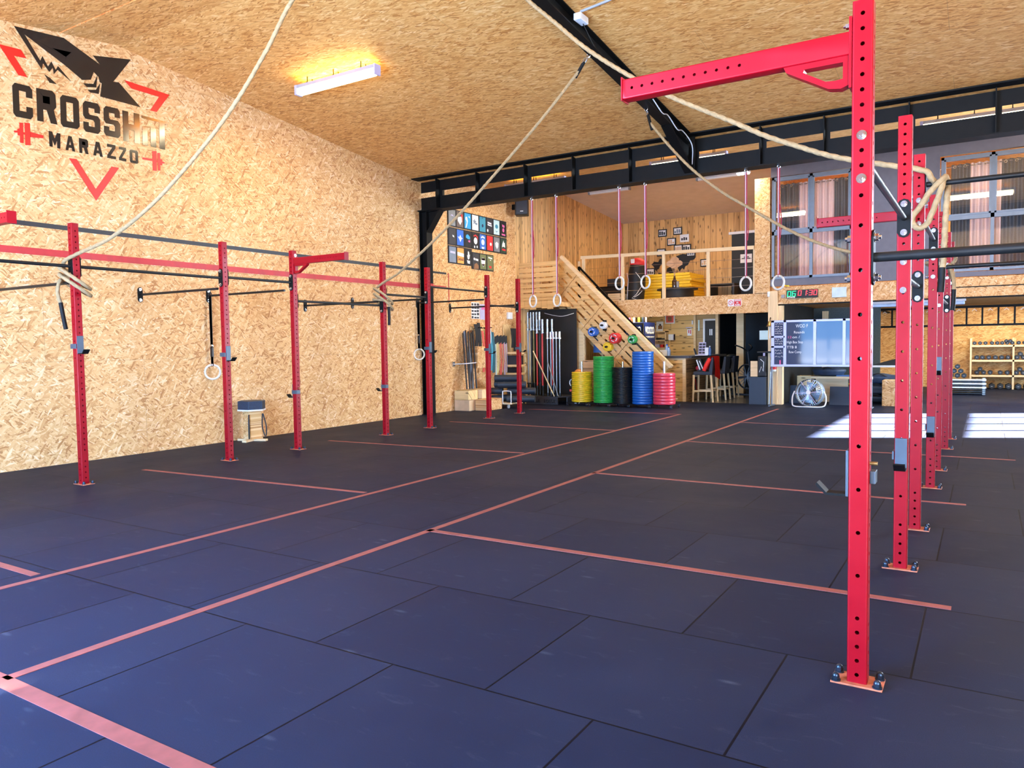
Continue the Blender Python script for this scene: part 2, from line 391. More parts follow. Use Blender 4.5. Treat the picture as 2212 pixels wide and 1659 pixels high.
# near wall with the two big door openings, right wall with its windows
struct('wall_near', MB().box(-9.7, -6.75, -1.1, -0.95, 0, 4.6).box(-2.4, 0.7, -1.1, -0.95, 0, 4.6).box(5.1, 6.1, -1.1, -0.95, 0, 4.6).box(-6.75, -2.4, -1.1, -0.95, 3.35, 4.6).box(0.7, 5.1, -1.1, -0.95, 3.35, 4.6), 'osb_front')
struct('door_1', MB().box(-6.75, -6.65, -1.05, -0.97, 0, 3.35).box(-2.5, -2.4, -1.05, -0.97, 0, 3.35).box(-6.75, -2.4, -1.05, -0.97, 3.25, 3.35).box(-5.66, -5.54, -1.05, -0.97, 0, 3.25).box(-6.65, -2.5, -1.05, -0.97, 2.05, 2.13).box(-6.65, -2.5, -1.05, -0.97, 0, .35), 'frame_grey')
struct('door_2', MB().box(.7, .8, -1.05, -0.97, 0, 3.35).box(5.0, 5.1, -1.05, -0.97, 0, 3.35).box(.7, 5.1, -1.05, -0.97, 3.25, 3.35).box(2.85, 2.95, -1.05, -0.97, 0, 3.25), 'frame_grey')
struct('wall_right', MB().box(6, 6.1, -1.1, 3, 0, 5.2).box(6, 6.1, 3, 15.06, 0, 5.2).box(6, 6.1, 19.05, 24.6, 0, 5.2).box(6, 6.1, 15.06, 19.05, 0, 1.2).box(6, 6.1, 15.06, 19.05, 4.49, 5.25), 'osb_wall')
wm = MB().box(5.98, 6.08, 15.06, 19.05, 3.45, 3.60).box(5.98, 6.08, 15.06, 19.05, 2.30, 2.36)
for y in (16.0, 17.05, 18.15): wm.box(6.0, 6.06, y - 0.04, y + 0.04, 1.2, 4.49)
struct('window_5', wm, 'frame_grey')
struct('wall_back', MB().box(-3.9, 6.1, 24.5, 24.6, 0, 5.2), 'osb_far')

# steel: castellated beam across the hall, column on the left wall, roof rafter with haunch
YB = 11.9
slots = [(-9.56, -9.12), (-8.986, -8.188), (-8.05, -7.12), (-7.0, -6.15), (-6.03, -5.1), (-4.98, -4.13), (-3.9, -2.97), (-2.86, -2.03), (-1.96, -.98), (-.87, .065), (.13, 1.06), (1.17, 2.1), (2.2, 3.1), (3.2, 4.1), (4.2, 5.1)]
b = MB()
b.box(LX, 6, YB, YB + .012, 4.03, 4.287).box(LX, 6, YB, YB + .012, 4.385, 4.60)
for (a0, a1), (b0, b1) in zip(slots, slots[1:]):
    b.box(a1, b0, YB, YB + .012, 4.287, 4.385)
    b.box(b0 - .075, b0 - .06, YB - .13, YB, 4.03, 4.60); b.box(b0 - .075, b0 - .06, YB + .012, YB + .14, 4.03, 4.60)
b.box(LX, 6, YB - .13, YB + .14, 4.012, 4.03).box(LX, 6, YB - .30, YB + .16, 4.60, 4.62)
struct('steel_beam', b, 'steel_black')
c = MB().box(-9.35, -9.335, 11.82, 12.0, 0, 4.02).box(LX, -9.35, 11.902, 11.914, 0, 4.02).box(LX, LX + .012, 11.82, 12.0, 0, 4.02)
c.prism([(-9.335, 11.902, 3.60), (-9.03, 11.902, 4.012), (-9.335, 11.902, 4.012)], (0, .012, 0))
c.bar((-9.338, 11.91, 3.60), (-9.03, 11.91, 4.015), .17, .014, up=(1, 0, 1)).box(-9.35, -9.0, 11.82, 12.0, 3.998, 4.012)
c.box(LX, LX + 0.05, 11.78, 12.04, 0, 0.012)
struct('steel_column', c, 'steel_black')
def rafter(name, xc):
    f = MB(); d = .165
    for y0, y1 in ((-1.0, 5.75), (5.75, 11.6)):
        for zz, hh in ((0.006, .012), (d, .012)):
            f.bar((xc, y0, roof(y0) - zz), (xc, y1, roof(y1) - zz), .15, hh)
        f.prism([(xc - .005, y0, roof(y0)), (xc - .005, y1, roof(y1)), (xc - .005, y1, roof(y1) - d), (xc - .005, y0, roof(y0) - d)], (.01, 0, 0))
    y0, y1 = 10.75, 11.78
    f.prism([(xc - .006, y0, roof(y0) - d), (xc - .006, y1, roof(y1) - d), (xc - .006, y1, 4.05)], (.012, 0, 0))
    f.bar((xc, y0, roof(y0) - d - .012), (xc, y1, 4.04), .15, .014)
    f.box(xc - .09, xc + .09, 11.765, 11.785, 4.03, 4.61)
    struct(name, f, 'steel_black')
rafter('steel_rafter', -4.015); rafter('steel_rafter_side', 2.0)

# painted bands on the left wall
struct('trim_1', MB().box(LX, LX + .004, -1.0, 11.80, 2.845, 2.90).box(LX, LX + .004, 12.02, 12.67, 2.845, 2.885), 'stripe_black')
struct('trim_2', MB().box(LX, LX + .004, -1.0, 11.80, 2.515, 2.595).box(LX, LX + .004, 12.02, 12.67, 2.545, 2.60).box(-9.335, -9.331, 11.82, 12.0, 2.55, 2.605), 'stripe_red')
struct('trim_3', MB().box(LX, LX + .004, 12.735, 12.76, 2.26, 2.88), 'stripe_red')

# floor tape
def tape(label, x0, y0, x1, y1, wd=.055):
    o = MB().bar((x0, y0, .0012), (x1, y1, .0012), wd, .0024).build('floor_tape', 'tape_line', kind='thing')
    o['label'] = label; o['category'] = 'floor tape'; o['group'] = 'red lane lines taped on the rubber floor'
tape('long red floor line running up the hall, the one closer to the logo wall', -4.85, 1.0, -4.93, 13.9)
tape('long red floor line running up the hall towards the wooden post', -3.49, 1.5, -3.54, 15.75)
xr = [('at the front edge of the picture, broad and faded', 1.487, -3.75, .2, .075), ('crossing towards the foot of the front upright', 4.40, -3.52, -.13, .06), ('passing over two chalky scuffs', 7.225, -3.53, -.12, .055), ('short of the sunlit patches, third row up the hall', 10.12, -3.53, .3, .055), ('touching the sunlit patch on the floor', 12.88, -3.5, -.4, .055)]
for txt, y, x0, x1, wd in xr: tape('red cross line on the rack side of the hall, ' + txt, x0, y, x1, y, wd)
xl = [('by the lower corner of the picture', 2.335, 2.33), ('between the first two uprights', 5.07, 5.26), ('between the third and fourth uprights', 7.97, 8.15), ('between the fifth and sixth uprights', 10.95, 10.91), ('in front of the foam rollers', 13.75, 13.88)]
for txt, y0, y1 in xl: tape('red cross line on the logo wall side, ' + txt, -8.2, y0, -4.95, y1)
# ------------------------------------------------------------------ wall emblem (y, z outlines on the left wall)
LOGO_SHARK = [[[4.528,5.111],[5.082,5.158],[5.524,4.968],[5.431,5.058],[5.931,5.16],[5.679,4.806],[5.751,4.819],[6.037,4.577],[5.503,4.575],[5.53,4.745],[5.503,4.753],[5.491,4.813],[5.432,4.859],[5.39,4.75],[5.286,4.717],[5.165,4.789],[5.077,4.838],[5.097,4.939],[4.941,4.994],[5.164,5.014],[5.1,4.941],[5.076,4.839],[4.634,5.056],[4.798,4.801],[4.824,4.865],[4.883,4.759],[4.924,4.831],[4.97,4.747],[4.999,4.801],[5.147,4.659],[4.993,4.754],[4.947,4.691],[4.939,4.768],[4.895,4.703],[4.827,4.784],[4.812,4.706]],[[4.839,4.657],[4.906,4.628],[4.975,4.579],[4.893,4.575]],[[5.297,4.68],[5.423,4.707],[5.475,4.824],[5.456,4.673],[5.338,4.647]],[[5.344,4.615],[5.45,4.643],[5.507,4.738],[5.485,4.602],[5.383,4.591]]]
LOGO_TEXT = [[[4.477,4.427],[4.504,4.466],[4.663,4.469],[4.691,4.432],[4.69,4.333],[4.621,4.331],[4.621,4.392],[4.544,4.391],[4.544,4.161],[4.62,4.163],[4.62,4.224],[4.689,4.226],[4.688,4.127],[4.66,4.088],[4.504,4.083],[4.477,4.121]],[[4.738,4.472],[4.92,4.484],[4.953,4.447],[4.957,4.3],[4.926,4.26],[4.961,4.106],[4.961,4.098],[4.887,4.097],[4.846,4.241],[4.806,4.24],[4.806,4.4],[4.884,4.404],[4.885,4.32],[4.806,4.316],[4.805,4.247],[4.804,4.095],[4.735,4.093]],[[5.008,4.432],[5.037,4.471],[5.199,4.477],[5.228,4.44],[5.227,4.139],[5.197,4.1],[5.031,4.09],[5.003,4.126],[5.005,4.279],[5.073,4.283],[5.072,4.168],[5.157,4.173],[5.159,4.4],[5.075,4.397],[5.073,4.284],[5.005,4.281]],[[5.307,4.47],[5.463,4.476],[5.49,4.439],[5.488,4.356],[5.42,4.354],[5.421,4.399],[5.345,4.397],[5.344,4.336],[5.36,4.314],[5.46,4.317],[5.487,4.281],[5.484,4.137],[5.455,4.098],[5.301,4.094],[5.275,4.131],[5.276,4.214],[5.342,4.216],[5.341,4.171],[5.417,4.173],[5.418,4.233],[5.401,4.255],[5.303,4.252],[5.277,4.289],[5.279,4.432]],[[5.567,4.473],[5.722,4.48],[5.749,4.444],[5.748,4.361],[5.68,4.359],[5.681,4.404],[5.605,4.401],[5.604,4.341],[5.62,4.32],[5.72,4.323],[5.747,4.286],[5.746,4.143],[5.717,4.105],[5.559,4.103],[5.533,4.139],[5.535,4.221],[5.602,4.222],[5.601,4.178],[5.677,4.179],[5.678,4.239],[5.662,4.261],[5.562,4.258],[5.536,4.295],[5.539,4.435]],[[5.787,4.474],[5.862,4.477],[5.861,4.322],[5.939,4.324],[5.94,4.479],[6.017,4.482],[6.013,4.094],[5.937,4.091],[5.938,4.247],[5.861,4.244],[5.861,4.088],[5.787,4.086]],[[6.047,4.476],[6.432,4.472],[6.427,4.441],[6.38,4.441],[6.372,4.092],[6.293,4.092],[6.297,4.44],[6.049,4.443]],[[6.052,4.332],[6.124,4.332],[6.121,4.094],[6.047,4.095]],[[6.168,4.342],[6.248,4.343],[6.243,4.094],[6.165,4.093]]]
LOGO_NAME = [[[4.858,4.002],[4.894,4.001],[4.922,3.924],[4.952,3.999],[4.989,3.998],[4.982,3.817],[4.948,3.818],[4.95,3.909],[4.921,3.841],[4.894,3.91],[4.894,3.82],[4.86,3.821]],[[5.085,3.995],[5.123,3.994],[5.159,3.818],[5.127,3.818],[5.12,3.853],[5.085,3.853],[5.092,3.889],[5.114,3.888],[5.103,3.95],[5.091,3.889],[5.077,3.818],[5.046,3.817]],[[5.212,3.997],[5.305,3.997],[5.322,3.98],[5.322,3.912],[5.306,3.894],[5.322,3.823],[5.322,3.819],[5.287,3.819],[5.267,3.886],[5.247,3.886],[5.247,3.961],[5.286,3.961],[5.287,3.922],[5.247,3.922],[5.246,3.89],[5.246,3.818],[5.212,3.817]],[[5.422,3.998],[5.465,3.997],[5.503,3.821],[5.469,3.821],[5.462,3.856],[5.424,3.856],[5.431,3.892],[5.455,3.891],[5.443,3.953],[5.43,3.892],[5.416,3.821],[5.383,3.821]],[[5.564,4.002],[5.673,4.004],[5.673,3.968],[5.604,3.86],[5.674,3.861],[5.674,3.825],[5.561,3.824],[5.562,3.86],[5.631,3.968],[5.564,3.966]],[[5.72,3.999],[5.815,4.001],[5.814,3.966],[5.753,3.86],[5.812,3.86],[5.811,3.824],[5.716,3.826],[5.717,3.86],[5.778,3.965],[5.72,3.965]],[[5.863,3.978],[5.878,3.995],[5.962,3.996],[5.976,3.979],[5.976,3.842],[5.961,3.825],[5.878,3.825],[5.863,3.842],[5.863,3.91],[5.898,3.91],[5.898,3.859],[5.941,3.859],[5.941,3.962],[5.898,3.961],[5.898,3.911],[5.863,3.911]]]
LOGO_CORNER = [[[[4.356,4.853],[4.588,4.865],[4.643,4.783],[4.511,4.772],[4.644,4.568],[4.551,4.566]]],[[[5.832,4.87],[6.467,4.851],[6.267,4.572],[6.174,4.571],[6.313,4.784],[5.922,4.788]]],[[[5.083,3.725],[5.172,3.732],[5.395,3.402],[5.612,3.724],[5.709,3.726],[5.394,3.261]]]]
LOGO_BARBELL = [[[[4.536,4.021],[4.575,4.03],[4.57,3.797],[4.533,3.796]],[[4.592,4.034],[4.648,4.043],[4.643,3.786],[4.59,3.779]],[[4.648,3.942],[4.792,3.933],[4.791,3.9],[4.648,3.883]],[[4.474,3.918],[4.511,3.926],[4.512,3.948],[4.534,3.95],[4.534,3.874],[4.513,3.874],[4.511,3.903],[4.476,3.898]],[[4.567,3.921],[4.59,3.923],[4.59,3.9],[4.569,3.898]]],[[[6.183,4.037],[6.245,4.048],[6.237,3.782],[6.181,3.781]],[[6.257,4.027],[6.294,4.033],[6.29,3.797],[6.256,3.794]],[[6.038,3.925],[6.182,3.934],[6.183,3.905],[6.04,3.899]],[[6.293,3.952],[6.323,3.953],[6.322,3.927],[6.356,3.921],[6.355,3.904],[6.321,3.897],[6.32,3.871],[6.293,3.87]],[[6.236,3.924],[6.256,3.924],[6.257,3.901],[6.238,3.9]]]]
def decal(name, polys, mat, parent, th=0.006):
    m = MB()
    for q in polys: m.prism([(LX + .001, y, z) for y, z in q], (th, 0, 0))
    return m.build(name, mat, parent)
lg = thing('wall_logo', 'large black and red gym emblem with shark head fixed to the strand board wall', 'wall logo', (LX, 5.4, 4.4))
decal('shark_emblem', LOGO_SHARK, 'decal_black', lg); decal('gym_lettering', LOGO_TEXT, 'decal_black', lg); decal('town_lettering', LOGO_NAME, 'decal_black', lg)
for q in LOGO_CORNER: decal('corner_mark', q, 'decal_red', lg)
for q in LOGO_BARBELL: decal('barbell_mark', q, 'decal_red', lg)
# ------------------------------------------------------------------ training racks
PW, PH = 0.074, 2.674
PITCH = 0.0574
def sheet(mb, o, u, v, nrm, wid, length, holes, r=0.0082, th=0.004, half=None):
    """A flat strip (u across, v along) with round holes; holes lie on the middle line at the given distances along v."""
    o, u, v, nrm = Vector(o), Vector(u), Vector(v), Vector(nrm); bm = mb.bm; n = 16; a = wid / 2; hh = half or PITCH / 2 * 0.98
    P = lambda x, t: o + u * x + v * t
    def quad(t0, t1):
        if t1 - t0 > 1e-5: mb.face([P(0, t0), P(wid, t0), P(wid, t1), P(0, t1)])
    cur = 0.0
    for h in sorted(holes):
        t0, t1 = max(h - hh, cur), min(h + hh, length); quad(cur, t0)
        outer = []
        for k in range(n):
            c, s = math.cos(2 * PI * k / n), math.sin(2 * PI * k / n); m = max(abs(c), abs(s)); c, s = c / m, s / m
            outer.append(bm.verts.new(P(a + a * c, h + ((t1 - h) if s > 0 else (h - t0)) * s)))
        ci = [bm.verts.new(P(a + r * math.cos(2 * PI * k / n), h + r * math.sin(2 * PI * k / n))) for k in range(n)]
        cd = [bm.verts.new(v_.co - nrm * th) for v_ in ci]
        for k in range(n):
            j = (k + 1) % n
            bm.faces.new((outer[k], outer[j], ci[j], ci[k])); bm.faces.new((ci[k], ci[j], cd[j], cd[k]))
        cur = t1
    quad(cur, length)
def square_tube(mb, c, ax, ux, uy, wx, wy, length, holes, r=0.007, holr=0.0082):
    """Square tube along ax from c, with rounded corners; holes = dict face -> list of distances ('+x','-x','+y','-y')."""
    c, ax, ux, uy = Vector(c), Vector(ax), Vector(ux), Vector(uy)
    fx, fy = wx - 2 * r, wy - 2 * r
    for f, nrm, uu, off, wd in (('+x', ux, uy, ux * wx / 2 - uy * fy / 2, fy), ('-x', -ux, -uy, -ux * wx / 2 + uy * fy / 2, fy), ('+y', uy, -ux, uy * wy / 2 + ux * fx / 2, fx), ('-y', -uy, ux, -uy * wy / 2 - ux * fx / 2, fx)):
        sheet(mb, c + off, uu, ax, nrm, wd, length, holes.get(f, []), holr)
    for sx, sy, a0 in ((1, 1, 0), (-1, 1, 90), (-1, -1, 180), (1, -1, 270)):
        q = c + ux * sx * (wx / 2 - r) + uy * sy * (wy / 2 - r)
        pts = [q + r * (math.cos(R(a0 + 22.5 * k)) * ux + math.sin(R(a0 + 22.5 * k)) * uy) for k in range(5)]
        for p0, p1 in zip(pts, pts[1:]): mb.face([p0, p1, p1 + ax * length, p0 + ax * length])
def hexbolt(mb, p, d, r=0.014, h=0.012):
    p, d = Vector(p), Vector(d); mb.cyl(p, p + d * .003, r * 1.35, 14); mb.cyl(p + d * .003, p + d * (.003 + h), r, 6); mb.cyl(p + d * (.003 + h), p + d * (.012 + h), r * .55, 10)
KF = [0, 1, 2, 3, 4, 5, 6, 7, 8, 9, 10, 11, 12, 14, 17, 20, 23, 26, 29, 32, 35, 38, 41, 42, 43, 44, 45]
HY = [PH - .05 - k * PITCH for k in KF]
HX = [PH - .0787 - k * PITCH for k in range(45) if k not in (40,)]
def make_upright():
    t = thing('rack_upright', '', 'rack upright')
    m = MB(); square_tube(m, (0, 0, .008), (0, 0, 1), (1, 0, 0), (0, 1, 0), PW, PW, PH - .008, {'+y': [h - .008 for h in HY], '-y': [h - .008 for h in HY], '+x': [h - .008 for h in HX], '-x': [h - .008 for h in HX]})
    m.box(-PW / 2 + .006, PW / 2 - .006, -PW / 2 + .006, PW / 2 - .006, PH - .012, PH - .006)
    bmesh.ops.remove_doubles(m.bm, verts=m.bm.verts[:], dist=1e-5)
    m.build('tube', 'paint_red', t, smooth=30, recalc=False)
    MB().box(-.095, .095, -.062, .062, 0, .008).build('base_plate', 'rust_plate', t, bevel=.002)
    for sx in (-1, 1):
        for sy in (-1, 1):
            b = MB(); b.cyl((sx * .076, sy * .045, .008), (sx * .076, sy * .045, .013), .019, 14); b.cyl((sx * .076, sy * .045, .013), (sx * .076, sy * .045, .027), .0145, 6); b.dome((sx * .076, sy * .045, .027), .0135)
            b.build('anchor_nut', 'bolt_dark', t, smooth=40)
    return t
up0 = make_upright(); used = [False]
def upright(x, y, label, group):
    o = up0 if not used[0] else dup(up0)
    used[0] = True; o.location = (x, y, 0); o['label'] = label; o['group'] = group; WLD[o.name] = Vector(o.location); return o
XL, XR = -7.895, -0.418
YL = [y + PW / 2 for y in (3.09, 4.189, 5.97, 7.069, 8.85, 9.949, 11.73, 12.829)]
YR = [y + PW / 2 for y in (3.226, 5.007, 6.106, 7.887, 8.986, 10.767, 11.866)]
left_txt = ['red perforated rack upright beside the logo wall with a climbing rope knotted round it at chest of the bar', 'red rack upright on the logo wall side, second in its row, gymnastic ring hanging beside it', 'red rack upright carrying the outstretched red arm near the black and red wall bands', 'red rack upright with the second rope knotted round it, fourth in the logo wall row', 'red rack upright next to the black steel wall column', 'red rack upright in front of the foam rollers and skipping ropes', 'red rack upright at the far end of the logo wall row by the barbells']
left_txt[0] = 'red perforated rack upright at the start of the logo wall row, thick rope knotted round it'
right_txt = ['closest red rack upright, the big one with the long red arm', 'red rack upright directly behind the big closest one, grey cup holder low on its face', 'third red upright behind the big closest one, thick rope looped by its top', 'fourth red upright of the receding row, red arm in front of the loft windows', 'fifth red upright of the receding row, low black cup on its face', 'sixth red upright of the receding row behind the sunlit floor', 'last and most distant red upright of the receding row by the dumbbell shelves']
for y, s in zip(YL[1:], left_txt): upright(XL, y, s, 'uprights along the logo wall')
for y, s in zip(YR, right_txt): upright(XR, y, s, 'uprights of the receding rack row')

def pull_bar(p0, p1, label, fl=(True, True), r=.0165, plate_h=.225, group='black pull-up bars of the racks', hd='brass_bolt', bolt_through=None):
    """Black bar between two points; each end has a bolted plate standing upright."""
    p0, p1 = Vector(p0), Vector(p1); d = (p1 - p0).normalized(); sd = Vector((0, 0, 1)).cross(d).normalized()
    t = thing('pull_up_bar', label, 'pull-up bar', p0, group)
    MB().cyl(p0 + d * .006, p1 - d * .006, r, 16).build('bar', 'steel_tube', t, smooth=40)
    for on, p, e in ((fl[0], p0, d), (fl[1], p1, -d)):
        if not on: continue
        prof = [(-.036, -plate_h / 2 + .03), (-.022, -plate_h / 2 + .008), (0, -plate_h / 2), (.022, -plate_h / 2 + .008), (.036, -plate_h / 2 + .03), (.036, plate_h / 2 - .03), (.022, plate_h / 2 - .008), (0, plate_h / 2), (-.022, plate_h / 2 - .008), (-.036, plate_h / 2 - .03)]
        pl = MB().prism([p + sd * a + Vector((0, 0, b)) for a, b in prof], e * .007).build('end_plate', 'steel_black', t)
        for s in (-1, 1):
            b = MB(); hexbolt(b, p + e * .007 + Vector((0, 0, s * (plate_h / 2 - .030))), e); b.build('bolt', 'chrome', pl, smooth=40)
            if bolt_through:
                b = MB(); hexbolt(b, p - e * (PW + .001) + Vector((0, 0, s * (plate_h / 2 - .030))), -e); b.build('bolt', 'chrome', pl, smooth=40)
    return t
E2 = PW / 2 + .002
# bars along the logo wall row (front to back) and from that row to the wall
zb = [2.238, 2.238, 2.25, 2.005, 2.18, 2.36, 2.115]
where = ['running out of the picture from the first upright', 'between the first two uprights, rope end above it', 'between the second and third uprights', 'between the third and fourth uprights, lower than its neighbours', 'between the fourth and fifth uprights, right behind the knotted rope', 'between the fifth and sixth uprights, the highest one, grey with chalk', 'between the last two uprights of the row']
for i in range(7): pull_bar((XL, YL[i] + E2, zb[i]), (XL, YL[i + 1] - E2, zb[i]), 'black pull-up bar on the logo wall side ' + where[i], (i > 0, True))
wb = [(1, 4.16, 2.07, 'first upright, behind the rope knot'), (2, 5.93, 2.108, 'second upright'), (3, 6.97, 2.142, 'third upright, black ring strap over its wall end'), (4, 8.80, 2.065, 'fourth upright'), (5, 9.90, 2.15, 'fifth upright'), (6, 11.70, 2.22, 'sixth upright beside the steel column'), (7, 12.78, 2.155, 'last upright of the row')]
for i, y, z, s in wb: pull_bar((LX, y, z), (XL - PW / 2 - .001, y + .02, z), 'black bar reaching from the strand board wall to the ' + s, (True, False), .0155, .20, 'black bars from the wall to the rack')
# bars of the receding row
for i, z, s in ((0, 2.082, 'between the big closest upright and the next one'), (1, 1.747, 'between the second and third uprights of the receding row'), (2, 2.27, 'between the third and fourth uprights of the receding row'), (3, 2.02, 'between the fourth and fifth uprights of the receding row'), (4, 1.80, 'between the fifth and sixth uprights of the receding row'), (5, 2.20, 'between the last two uprights of the receding row')):
    pull_bar((XR, YR[i] + E2, z), (XR, YR[i + 1] - E2, z), 'worn grey pull-up bar ' + s, (True, True), bolt_through=True)
for i, z, s in ((0, 1.697, 'thick black bar leaving the big closest upright towards the picture edge'), (2, 2.462, 'black bar with the big rope knot hanging on it'), (3, 2.02, 'black bar in front of the loft windows, lowest of the three sideways bars'), ):
    pull_bar((XR + PW / 2 + .001, YR[i], z), (1.3, YR[i], z), s, (True, True), .0185, .215, 'black bars running sideways from the receding row', bolt_through=True)

def rack_arm(x_post, yc, sgn, ztop, ln, label):
    """Red arm bolted to an upright: holed square tube, end plate, post plate and a bracket with a triangular hole."""
    t = thing('target_boom', label, 'rack boom', (x_post, yc, ztop), 'red arms on the rack uprights')
    hz, wy = .088, .066; x0 = x_post + sgn * .012
    m = MB(); hl = [ln - .045 - k * .048 for k in range(11)]
    square_tube(m, (x0, yc, ztop - hz / 2), (sgn, 0, 0), (0, sgn, 0), (0, 0, 1), wy, hz, ln, {'+x': hl, '-x': hl}, .006, .0068)
    bmesh.ops.remove_doubles(m.bm, verts=m.bm.verts[:], dist=1e-5)
    m.build('tube', 'paint_red', t, smooth=30, recalc=False)
    MB().box(*sorted((x0 + sgn * ln, x0 + sgn * (ln + .006))), yc - .038, yc + .038, ztop - hz - .006, ztop + .010).build('end_plate', 'paint_red', t, bevel=.001)
    pp = MB().box(*sorted((x_post + sgn * .001, x_post + sgn * .012)), yc - .036, yc + .036, ztop - .215, ztop + .055).build('post_plate', 'paint_red', t, bevel=.002)
    for z in (ztop + .032, ztop - .19):
        b = MB(); hexbolt(b, (x_post + sgn * .012, yc, z), (sgn, 0, 0)); b.build('bolt', 'chrome', pp, smooth=40)
    zb_ = ztop - hz; X = lambda a: x0 + sgn * a
    O = [(X(0), zb_), (X(.245), zb_), (X(.235), zb_ - .022), (X(.075), zb_ - .115), (X(.03), zb_ - .122), (X(0), zb_ - .112)]
    I = [(X(.022), zb_ - .022), (X(.165), zb_ - .022), (X(.17), zb_ - .034), (X(.085), zb_ - .085), (X(.05), zb_ - .088), (X(.022), zb_ - .085)]
    m = MB()
    for k in range(6):
        j = (k + 1) % 6
        quad = [O[k], O[j], I[j], I[k]]
        m.prism([(x, yc - .024, z) for x, z in quad], (0, .048, 0))
    bmesh.ops.remove_doubles(m.bm, verts=m.bm.verts[:], dist=1e-5)
    m.build('bracket', 'paint_red', t)
    return t
rack_arm(XR - PW / 2, YR[0], -1, 2.568, .945, 'long red arm reaching out from the big closest upright under the ceiling')
rack_arm(XR - PW / 2, YR[3], -1, 2.56, .945, 'red arm on the receding row in front of the loft window')
rack_arm(XL + PW / 2, YL[3], 1, 2.575, .93, 'red arm on the third upright of the logo wall row')
rack_arm(XL + PW / 2, 3.20, 1, 2.545, .93, 'red arm end poking into the picture under the wall emblem')

def j_cup(x, y, z, face, label, mirror=1):
    """Bar holder hooked on an upright. Built for the +x face, then turned."""
    t = thing('j_cup', label, 'bar holder', (x, y, z), 'black bar holders hooked on the uprights')
    ang = {'+x': 0, '+y': 90, '-x': 180, '-y': 270}[face]; Mx = Matrix.Translation(Vector((x, y, z))) @ Matrix.Rotation(R(ang), 4, 'Z')
    f = PW / 2 + .001
    MB().box(f, f + .010, -.032, .032, -.02, .165).move(Mx).build('back_plate', 'cup_grey', t, bevel=.002)
    lip = [(f, -.02), (f + .085, -.02), (f + .125, .02), (f + .118, .028), (f + .082, -.010), (f + .010, -.010)]
    MB().prism([(a, -.031, b) for a, b in lip], (0, .062, 0)).move(Mx).build('lip', 'steel_black', t)
    MB().box(-f - .020, f + .004, -f - .010, -f, .035, .085).box(-f - .020, -f, -f, -f + .05, .035, .085).move(Mx).build('keeper', 'cup_grey', t, bevel=.002) if mirror > 0 else MB().box(-f - .020, f + .004, f, f + .010, .035, .085).box(-f - .020, -f, f - .05, f, .035, .085).move(Mx).build('keeper', 'cup_grey', t, bevel=.002)
    MB().cyl((-f - .026, 0, .115), (f + .004, 0, .115), .0075, 12).move(Mx).build('pin', 'brass_bolt', t, smooth=40)
    return t
for i, z, f, s in ((1, 1.365, '+x', 'first'), (2, 1.245, '+x', 'second'), (3, .72, '-x', 'third'), (4, .70, '-x', 'fourth'), (5, 1.275, '+x', 'fifth'), (6, 1.23, '+x', 'sixth'), (7, 1.24, '+x', 'last')):
    j_cup(XL, YL[i], z, f, 'black bar holder on the %s upright of the logo wall row' % s, 1 if f == '+x' else -1)
for i, z, f, s in ((0, .775, '-x', 'big closest upright, hook sticking out sideways'), (1, .625, '-y', 'second upright of the receding row, worn face to the front'), (3, .50, '-y', 'fourth upright of the receding row, low down'), (4, 1.02, '-y', 'fifth upright of the receding row, waist high')):
    j_cup(XR, YR[i], z, f, 'grey bar holder on the ' + s)

# ------------------------------------------------------------------ climbing ropes
def smooth_path(P, step=.02):
    P = [Vector(p) for p in P]; out = []
    Q = [P[0] * 2 - P[1]] + P + [P[-1] * 2 - P[-2]]
    for i in range(1, len(Q) - 2):
        a, b, c, d = Q[i - 1], Q[i], Q[i + 1], Q[i + 2]; n = max(2, int((c - b).length / step))
        for k in range(n):
            t = k / n
            out.append(.5 * ((2 * b) + (-a + c) * t + (2 * a - 5 * b + 4 * c - d) * t * t + (-a + 3 * b - 3 * c + d) * t ** 3))
    out.append(P[-1]); return out
def rope_mesh(mb, path, r=.019, pitch=.085, n=18):
    path = smooth_path(path, .014); rings = []; a = None; tw = 0.0
    for i, p in enumerate(path):
        d = (path[min(i + 1, len(path) - 1)] - path[max(i - 1, 0)]).normalized()
        a = d.orthogonal().normalized() if a is None else (a - a.dot(d) * d).normalized(); b = d.cross(a)
        if i: tw += 2 * PI / 3 * (p - path[i - 1]).length / pitch * 1.0
        ring = []
        for k in range(n):
            th = 2 * PI * k / n; rr = r * (.80 + .22 * abs(math.cos(1.5 * (th - tw))))
            ring.append(p + rr * (math.cos(th) * a + math.sin(th) * b))
        rings.append(ring)
    return mb.loft(rings)
def wrap(c, r, z0, z1, turns, a0, n=None, tilt=.05, flat=.75):
    n = n or int(turns * 10); return [(c[0] + r * math.cos(a0 + 2 * PI * turns * k / n), c[1] + r * math.sin(a0 + 2 * PI * turns * k / n), z0 + (z1 - z0) * k / n + tilt * math.cos(a0 + 2 * PI * turns * k / n + 2.2)) for k in range(n + 1)]
